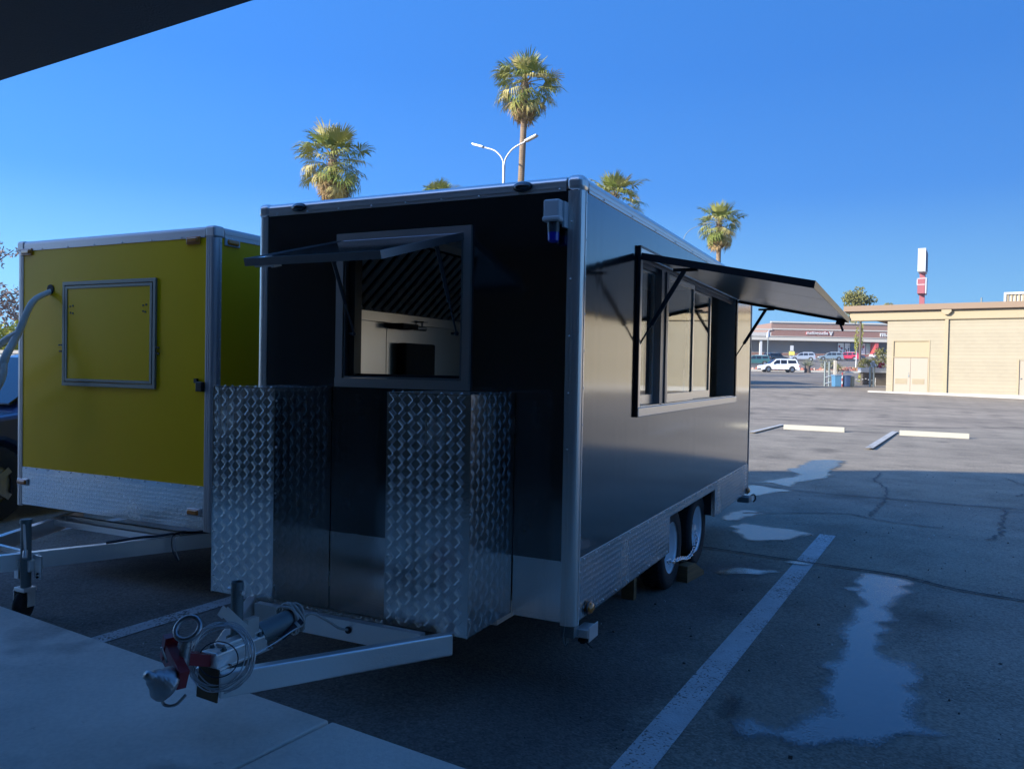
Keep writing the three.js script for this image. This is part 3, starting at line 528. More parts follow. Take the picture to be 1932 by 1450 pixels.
  // tongue
  for (const s of [-1, 1]) {
    const a = V3(-1.025 + s * .60, .33, .45), b = V3(-1.025 + s * .045, .33, 1.30);
    const L = a.distanceTo(b), g = new RoundedBoxGeometry(.05, .10, L, 3, .009), dz = b.clone().sub(a).normalize(), dx = V3(0, 1, 0).cross(dz).normalize(); g.applyMatrix4(new THREE.Matrix4().makeBasis(dx, dz.clone().cross(dx), dz)); g.translate(...a.clone().add(b).multiplyScalar(.5).toArray()); mesh('drawbar_rail', g, M.galv, t);
  }
  mesh('cross_beam', [bx(-1.52, -.53, .283, .3795, .505, .545)], M.galv, t);
  mesh('cable_grommet', cyl(V3(-.93, .338, .545), V3(-.93, .338, .553), .017), M.dark, t);
  mesh('end_plate', [plateXY([[-1.085, .268], [-.975, .262], [-.965, .392], [-1.07, .398]], 1.306, 1.312)], M.rust, t);
  mesh('coupling_body', [rbx(-1.068, -.985, .382, .452, 1.02, 1.31, .012), bx(-1.075, -.978, .381, .388, 1.0, 1.30), rbx(-1.05, -1.0, .452, .470, 1.03, 1.25, .006)], M.galv, t);
  for (const [x, z] of [[-1.058, 1.06], [-.995, 1.06], [-1.058, 1.26], [-.995, 1.26]]) mesh('bolt', [cyl(V3(x, .452, z), V3(x, .464, z), .009, .009, 6), cyl(V3(x, .450, z), V3(x, .4535, z), .014, .014, 12)], M.galvDull, t);
  for (const z of [1.02, 1.24]) mesh('weld_bead', tube([V3(-1.078, .388, z), V3(-1.05, .390, z + .004), V3(-1.01, .389, z - .003), V3(-.975, .388, z)], .0045, 20, 6), M.rust, t);
  mesh('brake_lever', [plateZY([[1.29, .60], [1.262, .63], [1.245, .612], [1.238, .618], [1.09, .475], [1.085, .435], [1.12, .44], [1.262, .583], [1.268, .578]].reverse(), -1.0, -.995), bx(-1.03, -1.001, .45, .53, 1.06, 1.12)], M.alu, t);
  mesh('damper', [cyl(V3(-1.03, .44, 1.03), V3(-.985, .475, .83), .047, .047, 20), bx(-1.0, -.985, .40, .46, .93, .96)], M.galvDull, t);
  mesh('jack_tube', [cyl(V3(-1.065, .25, 1.12), V3(-1.065, .683, 1.12), .0255, .0255, 20, true), cyl(V3(-1.065, .25, 1.12), V3(-1.065, .683, 1.12), .0215, .0215, 20, true), new THREE.RingGeometry(.0215, .0255, 20).rotateX(-Math.PI / 2).translate(-1.065, .683, 1.12)], M.galvDull, t);
  each('jack_clamp', [cyl(V3(-1.115, .645, 1.12), V3(-1.087, .645, 1.12), .008), cyl(V3(-1.044, .64, 1.12), V3(-1.03, .64, 1.12), .010), bx(-1.095, -1.092, .40, .46, 1.095, 1.15)], M.galv, t);
  // red coupling head and its ball socket
  const hd = mesh('coupling_head', [bar(V3(-1.125, .483, 1.42), V3(-.975, .408, 1.475), .036, .082), bar(V3(-1.075, .47, 1.445), V3(-1.03, .42, 1.30), .045, .045), bar(V3(-1.125, .50, 1.415), V3(-1.10, .49, 1.425), .05, .10)], M.redPaint, t);
  mesh('ball_socket', [(() => { const g = new THREE.LatheGeometry([[0, .085], [.016, .083], [.019, .06], [.030, .052], [.045, .02], [.062, .0], [.064, -.018], [.05, -.03], [0, -.03]].map((p) => new THREE.Vector2(...p)), 24); g.rotateX(.9); g.rotateZ(.2); g.translate(-1.035, .402, 1.515); return g; })(), tube([V3(-1.06, .345, 1.50), V3(-1.02, .325, 1.52), V3(-.975, .33, 1.51), V3(-.955, .36, 1.48)], .006, 20, 6)], M.castMetal, hd);
  mesh('towing_eye', [(() => { const g = new THREE.TorusGeometry(.046, .011, 10, 28); g.rotateX(-.75); g.rotateY(.35); g.translate(-1.02, .578, 1.415); return g; })(), cyl(V3(-1.03, .44, 1.43), V3(-1.022, .54, 1.414), .023, .018, 14), cyl(V3(-1.06, .46, 1.475), V3(-1.075, .52, 1.49), .004)], M.castMetal, hd);
}

// ---------------------------------------------------------------- loose gear on and beside the black trailer
{
  // steel breakaway wire, coiled and hung over the coupling
  const n = V3(.42, .28, .86).normalize(), q = new THREE.Quaternion().setFromUnitVectors(V3(0, 0, 1), n), ctr = V3(-.985, .438, 1.285), loops = [];
  for (let i = 0; i < 9; i++) {
    const r = .126 - .0035 * (i % 4) + rr(-.006, .006), off = V3(rr(-.012, .012), rr(-.016, .01), (i - 4) * .006), pts = [];
    for (let k = 0; k < 14; k++) { const a = k / 14 * 2 * Math.PI; pts.push(V3(Math.cos(a) * r * rr(.97, 1.03), Math.sin(a) * r * rr(.95, 1.05), rr(-.006, .006)).add(off).applyQuaternion(q).add(ctr)); }
    loops.push(tube(pts, .0023, 70, 6, true));
  }
  const t = thing('wire_coil', 'coil of thin steel wire hanging over the coupling of the black trailer', 'wire', [-1.015, .30, 1.215]);
  mesh('coil', loops, M.wire, t);
  mesh('inner_loop', [tube(Array.from({ length: 12 }, (_, k) => { const a = k / 12 * 2 * Math.PI; return V3(Math.cos(a) * .078, -.012 + Math.sin(a) * .066, .02).applyQuaternion(q).add(ctr); }), .0024, 60, 6, true)], M.cableDark, t);
  mesh('loose_end', [tube([V3(-.93, .41, 1.18), V3(-.90, .44, 1.08), V3(-.875, .475, .98), V3(-.885, .47, .92), V3(-.93, .44, .95), V3(-.97, .40, 1.0)], .0022, 40, 6)], M.wire, t);
  // white mains cable wound on the damper, running to the grommet
  const c = thing('power_cable', 'white cable wound round the damper on the tongue and plugged through the cross beam', 'cable', [-1.0, .35, .88]);
  const ax = V3(.045, .035, -.20).normalize(), qc = new THREE.Quaternion().setFromUnitVectors(V3(0, 0, 1), ax), wind = [];
  for (let k = 0; k <= 70; k++) { const a = k / 14 * 2 * Math.PI, r = .064 + .006 * Math.sin(k * 1.7); wind.push(V3(Math.cos(a) * r, Math.sin(a) * r + .008, .0 + (k / 70) * .05 + .006 * Math.sin(k)).applyQuaternion(qc).add(V3(-1.0, .462, .885))); }
  mesh('winding', tube(wind, .0062, 260, 8), M.cableWhite, c);
  mesh('lead', tube([wind[70], V3(-.955, .478, .80), V3(-.95, .43, .70), V3(-.94, .36, .60), V3(-.93, .338, .548)], .0058, 50, 8), M.cableWhite, c);
  // plug on its short black cord
  const pl = thing('trailer_plug', 'small dark cord with a pale plug beside the white cable winding', 'plug', [-.95, .40, .93]);
  mesh('plug_body', [cyl(V3(-.94, .455, .905), V3(-.925, .475, .88), .013, .013), cyl(V3(-.962, .415, .965), V3(-.94, .455, .905), .010, .011)], M.cableDark, pl); mesh('plug_band', cyl(V3(-.938, .458, .901), V3(-.932, .466, .893), .0145, .0145), M.white, pl);
  // chain between the wheels
  const ch = thing('wheel_chain', 'steel chain looped through the white rims of the two wheels', 'chain', [-.08, .1, -2.6]);
  const cv = new THREE.CatmullRomCurve3([V3(-.10, .215, -2.10), V3(-.075, .20, -2.20), V3(-.07, .185, -2.35), V3(-.07, .155, -2.5), V3(-.07, .145, -2.62), V3(-.07, .17, -2.76), V3(-.075, .235, -2.88), V3(-.10, .285, -2.93)]);
  const N = 24; for (let i = 0; i < N; i++) {
    const p = cv.getPointAt((i + .5) / N), d = cv.getTangentAt((i + .5) / N), g = new THREE.TorusGeometry(.016, .0055, 6, 14); g.scale(1.55, 1, 1); g.rotateX(i % 2 ? Math.PI / 2 : 0); g.applyQuaternion(new THREE.Quaternion().setFromUnitVectors(V3(1, 0, 0), d)); g.translate(p.x, p.y, p.z); mesh('link', g, M.chrome, ch);
  }
  const ck = thing('wheel_chock', 'brown wooden block wedged behind the nearer wheel of the black trailer', 'wheel chock', [.0, 0, -2.45]);
  const g = plateXY([[-.17, 0], [.17, 0], [.17, .03], [-.02, .125], [-.17, .125]], 0, .085, [], .003); g.rotateY(Math.PI / 2 - .15); g.translate(-.08, 0, -2.56); mesh('block', g, M.wood, ck);
  const ck2 = thing('timber_block', 'short timber offcut standing in the shadow just ahead of the nearer wheel', 'timber', [-.25, 0, -1.75]);
  mesh('offcut', [bx(-.33, -.24, 0, .16, -1.80, -1.74)], M.wood, ck2);
}

// ---------------------------------------------------------------- the yellow trailer
{
  const Z = -.23, X0 = -4.69, X1 = -2.64, B = .488, TP = 2.482, L = 4.2;
  const t = thing('food_trailer', 'mustard yellow trailer with a closed framed hatch and amber lamps', 'trailer', [-3.665, 0, -2.4]);
  mesh('wall_panel', bx(X0 + .03, X1 - .03, .775, TP - .07, Z - .045, Z - .005), M.yellow, t);
  mesh('wall_panel', bx(X1 - .045, X1 - .005, .70, TP - .07, Z - L + .03, Z - .03), M.lime, t);
  each('wall_panel', [bx(X0 + .005, X0 + .045, B, TP - .05, Z - L + .03, Z - .03), bx(X0 + .03, X1 - .03, B, TP - .05, Z - L, Z - L + .03)], M.yellow, t);
  mesh('roof', bx(X0 + .03, X1 - .03, TP - .05, TP - .02, Z - L, Z - .03), M.white, t);
  mesh('floor', bx(X0 + .05, X1 - .05, B + .01, B + .05, Z - L, Z - .05), M.galvDull, t);
  const k = mesh('kick_plate', bx(X0 + .07, X1 - .07, B + .002, .776, Z - .04, Z - .002), M.tread, t);
  treadBars(k, V3(X0 + .08, B + .01, Z - .002), V3(1, 0, 0), V3(0, 1, 0), 1.89, .26, .026, .72);
  const s = mesh('skirt', bx(X1 - .03, X1 - .0015, B + .005, .72, Z - L + .04, Z - .064), M.tread, t);
  treadBars(s, V3(X1 - .0015, B + .01, Z - .07), V3(0, 0, -1), V3(0, 1, 0), 1.6, .2, .026, .72);
  const post = (x, sx) => cornerPost(x, Z, sx, -1, B - .01, TP - .072);
  mesh('corner_post', post(X1, -1), M.aluDull, t); mesh('corner_post', post(X0, 1), M.aluDull, t);
  const rail = [[0, -.072], [0, -.026], ...arcPts(-.025, -.025, .025, 0, Math.PI / 2, 5), [-.09, 0], [-.09, -.01], [-.03, -.02], [-.012, -.03], [-.012, -.072]];
  mesh('top_rail', [plateZY(rail.map(([z, y]) => [Z + z, TP + y]), X0 + .086, X1 - .086)], M.aluDull, t);
  mesh('top_rail', [plateXY(rail.map(([x, y]) => [X1 + x, TP + y]), Z - L, Z - .086), bx(X1 - .001, X1 + .003, TP - .045, TP - .041, Z - L + .02, Z - .088)], M.aluDull, t);
  mesh('corner_cap', rbx(X1 - .09, X1 + .003, TP - .078, TP + .004, Z - .09, Z + .003, .02), M.aluDull, t); mesh('corner_cap', rbx(X0 - .003, X0 + .09, TP - .078, TP + .004, Z - .09, Z + .003, .02), M.aluDull, t);
  rivets(t, [...along(V3(X0 + .12, .768, Z), V3(X1 - .12, .768, Z), 15), ...along(V3(X1 + .001, .6, Z - .054), V3(X1 + .001, 2.38, Z - .054), 15), ...along(V3(X0 + .3, TP - .064, Z + .002), V3(X1 - .3, TP - .064, Z + .002), 6), ...along(V3(X1 + .001, TP - .066, Z - .15), V3(X1 + .001, TP - .066, Z - 1.6), 8)]);
  // closed hatch
  const hx0 = -4.140, hx1 = -3.170, hy0 = 1.405, hy1 = 2.160;
  mesh('hatch_frame', plateXY(rect(hx0, hx1, hy0, hy1), Z - .004, Z + .012, [rect(hx0 + .026, hx1 - .026, hy0 + .026, hy1 - .026)], .002), M.aluGrey, t);
  const f = mesh('hatch_flap', bx(hx0 + .0545, hx1 - .0545, hy0 + .0525, hy1 - .0525, Z - .004, Z + .008), M.yellow, t);
  mesh('hatch_frame', plateXY(rect(hx0 + .032, hx1 - .032, hy0 + .032, hy1 - .032), Z - .004, Z + .013, [rect(hx0 + .054, hx1 - .054, hy0 + .052, hy1 - .052)], .002), M.aluGrey, t);
  for (const [x, y] of [[hx0 + .085, 1.98], [hx0 + .115, 1.985], [hx0 + .09, 1.935], [hx0 + .115, 1.93], [hx1 - .12, 1.975], [hx1 - .09, 1.98], [hx1 - .12, 1.935], [hx1 - .1, 1.93], [hx0 - .035, 1.70], [hx0 - .028, 1.655], [hx0 - .01, 1.70], [hx0 - .01, 1.655], [hx1 + .012, 1.69], [hx1 + .03, 1.685], [hx1 + .012, 1.65], [hx1 + .03, 1.645]]) mesh('screw_hole', cyl(V3(x, y, Z + .004), V3(x, y, Z + .0125), .0065, .0065, 10), M.blackTrim, t);
  mesh('door_latch', [rbx(-2.775, -2.718, 1.40, 1.465, Z - .003, Z + .025, .006), bx(-2.80, -2.775, 1.455, 1.485, Z - .003, Z + .015)], M.blackTrim, t);
  mesh('cable_hole', [cyl(V3(-4.295, 2.112, Z - .006), V3(-4.295, 2.112, Z + .002), .036, .036, 18)], M.dark, t);
  for (const [x, y] of [[-4.57, 2.40], [-2.83, 2.395], [-4.60, .66], [-2.80, .60]]) { const l = mesh('marker_lamp', [rbx(x - .05, x + .05, y - .018, y + .018, Z - .002, Z + .022, .012)], M.amber, t); mesh('lamp_base', rbx(x - .062, x + .062, y - .026, y + .026, Z - .006, Z + .009, .006), y > 2 ? M.amber : M.aluDull, l); }
  { const l = mesh('marker_lamp', rbx(X1 - .002, X1 + .022, 2.372, 2.408, Z - .20, Z - .10, .012), M.amber, t); mesh('lamp_base', rbx(X1 - .006, X1 + .009, 2.364, 2.416, Z - .215, Z - .085, .006), M.white, l); }
  // tongue, jack
  const RA = V3(-2.90, .35, -.62), RB = V3(-3.64, .35, .92), LA = V3(-4.48, .35, -.62), LB = V3(-3.73, .35, .92);
  mesh('drawbar_rail', bar(RA, RB, .05, .10), M.galv, t); mesh('drawbar_rail', bar(LA, LB, .05, .10), M.galv, t);
  each('cross_beam', [bx(-4.40, -2.99, .31, .398, -.44, -.40), bx(-4.3, -3.1, .355, .398, -.30, -.26), bar(V3(-3.98, .375, .40), V3(-3.36, .375, .46), .03, .03)], M.galv, t);
  mesh('coupling_body', [rbx(-3.73, -3.64, .40, .47, .70, 1.02, .012), ball(-3.685, .43, 1.06, .05)], M.galv, t);
  const j = V3(-3.375, 0, .53);
  mesh('jack_tube', [cyl(V3(j.x, .20, j.z), V3(j.x, .60, j.z), .030, .030, 18), cyl(V3(j.x, .595, j.z), V3(j.x, .618, j.z), .036, .033, 18)], M.galvDull, t);
  mesh('jack_handle', [cyl(V3(j.x + .01, .605, j.z + .02), V3(j.x + .055, .44, j.z + .04), .007), cyl(V3(j.x + .055, .44, j.z + .04), V3(j.x + .075, .40, j.z + .055), .013)], M.galv, t);
  each('jack_clamp', [rbx(j.x - .12, j.x - .05, .24, .40, j.z - .035, j.z - .02, .003), rbx(j.x + .05, j.x + .11, .26, .40, j.z - .035, j.z - .02, .003), rbx(j.x - .05, j.x + .05, .30, .37, j.z - .04, j.z + .01, .004), rbx(j.x - .085, j.x - .045, .25, .36, j.z - .02, j.z + .02, .004)], M.galv, t);
  for (const [x, y] of [[-.105, .28], [-.105, .26], [.085, .29], [.085, .27]]) mesh('bolt', cyl(V3(j.x + x, y, j.z - .02), V3(j.x + x, y, j.z - .012), .007, .007, 6), M.dark, t);
  const wh = new THREE.LatheGeometry([[.0, -.025], [.06, -.025], [.085, -.022], [.092, 0], [.085, .022], [.06, .025], [0, .025]].map((p) => new THREE.Vector2(...p)), 26); wh.rotateZ(-Math.PI / 2); wh.rotateY(.5); wh.translate(j.x - .02, .092, j.z);
  const w = mesh('jack_wheel', wh, M.tyre, t);
  mesh('wheel_fork', [rbx(j.x - .055, j.x + .045, .180, .205, j.z - .04, j.z + .04, .004), bar(V3(j.x - .055, .19, j.z + .015), V3(j.x - .055, .085, j.z + .015), .006, .05, V3(0, 0, 1)), bar(V3(j.x + .03, .19, j.z - .015), V3(j.x + .03, .085, j.z - .015), .006, .05, V3(0, 0, 1))], M.galv, w);
  mesh('brake_cable', [tube([V3(-2.93, .41, -.48), V3(-3.02, .425, -.28), V3(-3.10, .415, -.18), V3(-3.13, .42, -.1), V3(-3.22, .41, .10)], .009, 40, 6), tube([V3(-3.04, .42, -.32), V3(-2.99, .41, -.22), V3(-2.96, .33, -.2), V3(-2.93, .26, -.22)], .0045, 30, 6)], M.cableDark, t);
  mesh('brake_cable', [tube([V3(-2.98, .415, -.4), V3(-3.0, .44, -.3), V3(-3.04, .42, -.25)], .004, 20, 6), tube([V3(-3.0, .42, -.30), V3(-2.955, .40, -.22), V3(-2.935, .33, -.205), V3(-2.915, .27, -.215)], .004, 30, 6)], M.cableWhite, t);
  for (const z of [-2.0, -2.8]) for (const x of [-2.82, -4.5]) { const g = new THREE.LatheGeometry([[.1, -.09], [.262, -.095], [.297, -.06], [.297, .06], [.262, .095], [.1, .09]].map((p) => new THREE.Vector2(...p)), 28); g.rotateZ(-Math.PI / 2); g.translate(x, .297, z); mesh('tyre', g, M.tyre, t); }
  // wrapped hose that comes out of the hole and forks
  const h = thing('wrapped_hose', 'pale cloth wrapped hose leaving the round hole of the yellow trailer and forking', 'hose', [-4.4, 1.2, 0]);
  const wrap = (pts, r0, r1, n) => { const c = new THREE.CatmullRomCurve3(pts), seg = 70, g = new THREE.TubeGeometry(c, seg, 1, 12, false), p = g.attributes.position; for (let i = 0; i <= seg; i++) { const q = c.getPointAt(i / seg), r = (r0 + (r1 - r0) * i / seg) * (1 + .10 * (((i * n / seg) % 1) - .5)); for (let k = 0; k <= 12; k++) { const o = i * 13 + k; p.setXYZ(o, q.x + (p.getX(o) - q.x) * r, q.y + (p.getY(o) - q.y) * r, q.z + (p.getZ(o) - q.z) * r); } } g.computeVertexNormals(); return g; };
  mesh('hose_main', wrap([V3(-4.295, 2.105, Z - .02), V3(-4.315, 2.02, -.12), V3(-4.355, 1.80, -.04), V3(-4.37, 1.70, .0), V3(-4.36, 1.62, .05), V3(-4.40, 1.50, .08), V3(-4.62, 1.40, .10), V3(-5.1, 1.2, .15)], .020, .042, 30), M.hose, h);
  mesh('hose_branch', wrap([V3(-4.35, 1.78, -.03), V3(-4.42, 1.74, .0), V3(-4.55, 1.665, .02), V3(-5.1, 1.4, .06)], .024, .030, 18), M.hose, h);
  mesh('hose_branch', wrap([V3(-4.37, 1.60, .06), V3(-4.345, 1.48, .08), V3(-4.40, 1.36, .10), V3(-4.7, 1.08, .15)], .022, .024, 16), M.hose, h);
}

// ---------------------------------------------------------------- cars
const glassCar = phy({ color: lin(.012, .014, .018), roughness: .06, ior: 1.5 });
const paint = (r, g, b) => phy({ color: lin(r, g, b), roughness: .35, metalness: .1, clearcoat: 1, clearcoatRoughness: .06 });
const tail = phy({ color: lin(.35, .012, .01), roughness: .2 }), lampGlass = phy({ color: lin(.7, .72, .72), roughness: .12 });
// built nose towards +x, 4.9 m long, on y = 0, then turned and moved
function makeCar(label, col, at, yaw, o = {}) {
  const t = thing('parked_car', label, 'car', [at.x, at.y, at.z], o.group || 'cars on the lot'); t.rotation.y = yaw; originOf.set(t, V3(0, 0, 0));
  const L = o.L || 4.9, W = o.W || 1.9, Ht = o.H || 1.76, hw = W / 2, sedan = o.sedan, p = paint(...col);
  const bel = sedan ? .92 : 1.06, x0 = -L / 2, x1 = L / 2, wx = [-L * .305, L * .315], wr = sedan ? .33 : .38;
  const arch = (x) => arcPts(x, wr, wr * 1.14, Math.PI, 0, 10).map(([a, b]) => [a, Math.max(b, .24)]);
  const lower = [[x0 + .03, .34], [x0 + .10, .26], ...arch(wx[0]), ...arch(wx[1]), [x1 - .12, .26], [x1 - .02, .36], [x1, .62], [x1 - .06, .84], [x1 - .35, .96], [x1 - 1.20, bel + .01], [x0 + .25, bel + .03], [x0 + .05, bel - .02], [x0, .7]];
  mesh('body', plateXY(lower, -hw, hw, [], .05), p, t);
  const roof = sedan ? [[x0 + .75, bel - .02], [x0 + 1.25, Ht - .06], [x0 + 1.8, Ht], [x1 - 2.15, Ht - .02], [x1 - 1.28, bel - .02]] : [[x0 + .12, bel - .02], [x0 + .34, Ht - .10], [x0 + .55, Ht - .01], [x1 - 2.4, Ht], [x1 - 1.95, Ht - .09], [x1 - 1.12, bel - .02]];
  const cab = plateXY(roof, -hw + .10, hw - .10, [], .06); { const q = cab.attributes.position; for (let i = 0; i < q.count; i++) { const f = (q.getY(i) - bel) / (Ht - bel); q.setZ(i, q.getZ(i) * (1 - .14 * Math.max(0, f))); } cab.computeVertexNormals(); }
  mesh('cabin', cab, p, t);
  const zW = (y) => (hw - .10) * (1 - .14 * (y - bel) / (Ht - bel));
  const side = (pts) => [1, -1].map((s) => { const q = plateXY(pts, -.012, .012); const a = q.attributes.position; for (let i = 0; i < a.count; i++) a.setZ(i, s * (zW(a.getY(i)) + .002 + a.getZ(i))); if (s < 0) { const ar = a.array; for (let i = 0; i < ar.length; i += 9) for (let k = 0; k < 3; k++) { const v = ar[i + k]; ar[i + k] = ar[i + 6 + k]; ar[i + 6 + k] = v; } } q.computeVertexNormals(); return q; });
  const wins = sedan ? [[[x1 - 1.5, bel + .03], [x1 - 2.2, Ht - .10], [x1 - 2.55, Ht - .10], [x1 - 2.5, bel + .03]], [[x1 - 2.58, bel + .03], [x1 - 2.63, Ht - .10], [x0 + 1.5, Ht - .12], [x0 + 1.1, bel + .05]]] : [[[x1 - 1.42, bel + .04], [x1 - 2.05, Ht - .14], [x1 - 2.5, Ht - .12], [x1 - 2.48, bel + .04]], [[x1 - 2.58, bel + .04], [x1 - 2.60, Ht - .12], [x1 - 3.40, Ht - .12], [x1 - 3.38, bel + .06]], [[x1 - 3.55, bel + .10], [x1 - 3.52, Ht - .14], [x0 + .52, Ht - .16], [x0 + .42, bel + .14]]];
  for (const w of wins) mesh('side_window', side(w), glassCar, t);
  const scr = (a, b, s) => { const d = V3(b[0] - a[0], b[1] - a[1], 0).normalize(), n = V3(d.y, -d.x, 0).multiplyScalar(.055 * s); const g = bar(V3(a[0], a[1], 0).addScaledVector(d, .10).add(n), V3(b[0], b[1], 0).addScaledVector(d, -.09).add(n), W - .44, .02, V3(0, 0, 1).cross(d)); return g; };
  const n = roof.length; mesh('windscreen', scr(roof[n - 1], roof[n - 2], 1), glassCar, t); mesh('rear_window', scr([roof[0][0], roof[0][1] + .04], roof[1], -1), glassCar, t);
  for (const s of [1, -1]) {
    mesh('headlamp', rbx(x1 - .30, x1 + .012, .66, .82, s > 0 ? hw - .5 : -hw + .02, s > 0 ? hw - .02 : -hw + .5, .03), lampGlass, t);
    mesh('tail_lamp', rbx(x0 - .012, x0 + .16, .74, .92, s > 0 ? hw - .30 : -hw - .006, s > 0 ? hw + .006 : -hw + .30, .02), tail, t);
    mesh('mirror', rbx(x1 - 1.62, x1 - 1.46, bel + .02, bel + .14, s > 0 ? hw - .04 : -hw - .14, s > 0 ? hw + .14 : -hw + .04, .03), p, t);
    for (const x of wx) {
      const w = new THREE.LatheGeometry([[.2, -.10], [wr * .92, -.105], [wr, -.07], [wr, .07], [wr * .92, .105], [.2, .10]].map((q) => new THREE.Vector2(...q)), 26); w.rotateX(Math.PI / 2); w.translate(x, wr, s * (hw - .11)); const ty = mesh('tyre', w, M.tyre, t);
      const sp = [cyl(V3(x, wr, s * (hw - .06)), V3(x, wr, s * (hw - .03)), wr * .62, wr * .58, 22)]; for (let i = 0; i < 5; i++) { const a = i / 5 * 6.283; sp.push(bar(V3(x, wr, s * (hw - .018)), V3(x + Math.cos(a) * wr * .6, wr + Math.sin(a) * wr * .6, s * (hw - .018)), .06, .03, V3(0, 0, 1))); }
      mesh('rim', sp, M.castMetal, ty);
    }
  }
  mesh('sill', [bx(wx[0] + wr * 1.1, wx[1] - wr * 1.1, .22, .33, -hw + .01, hw - .01), bx(x1 - .05, x1 + .008, .36, .52, -hw + .25, hw - .25), bx(x0 - .006, x0 + .05, .36, .56, -hw + .2, hw - .2)], M.blackTrim, t);
  if (!sedan) mesh('roof_rail', [1, -1].map((s) => bar(V3(x0 + .7, Ht + .04, s * .62), V3(x1 - 2.4, Ht + .045, s * .62), .04, .04)), M.alu, t);
  return t;
}
makeCar('dark blue car behind the yellow trailer at the edge of the view', [.012, .035, .12], V3(-7.35, 0, -2.55), -Math.PI / 2, { group: 'cars on the near lot', H: 1.7, L: 4.7 });
const facing = LOT_YAW + Math.PI;       // nose to the left across the lot
makeCar('white sport utility car crossing in front of the red rock island', [.78, .79, .80], onLot(35.6, 107, .02), LOT_YAW + Math.PI, { L: 5.1 });
const ROW = [['dark grey car, its roof just above the white car', [.03, .04, .045], sx(1462, 152), 152, .5, 0], ['silver grey car just behind the rear of the white car', [.22, .25, .30], sx(1514, 160), 160, 2.75, 0], ['grey blue pickup like car beside the red car', [.14, .19, .23], sx(1566, 166), 166, 2.9, 0], ['red car parked below the poster windows', [.42, .01, .04], sx(1597, 169), 169, 2.7, 0], ['dark blue car seen just past the red one', [.02, .025, .05], sx(1609, 173), 173, 2.9, 1], ['low red sports car close to the storefront', [.55, .06, .035], 93.0, 192, 0.1, 1], ['white sedan half hidden by the small tree', [.7, .7, .7], 85.5, 186, .1, 1], ['teal green car behind the white car', [.03, .10, .10], sx(1424, 135), 135, 2.9, 0]];
for (const [lab, c, s, D, a, sd] of ROW) makeCar(lab, c, onLot(s, D, .02), LOT_YAW + a, { group: 'cars parked before the stores', sedan: !!sd, H: sd ? 1.42 : 1.72, L: sd ? 4.6 : 4.9 });

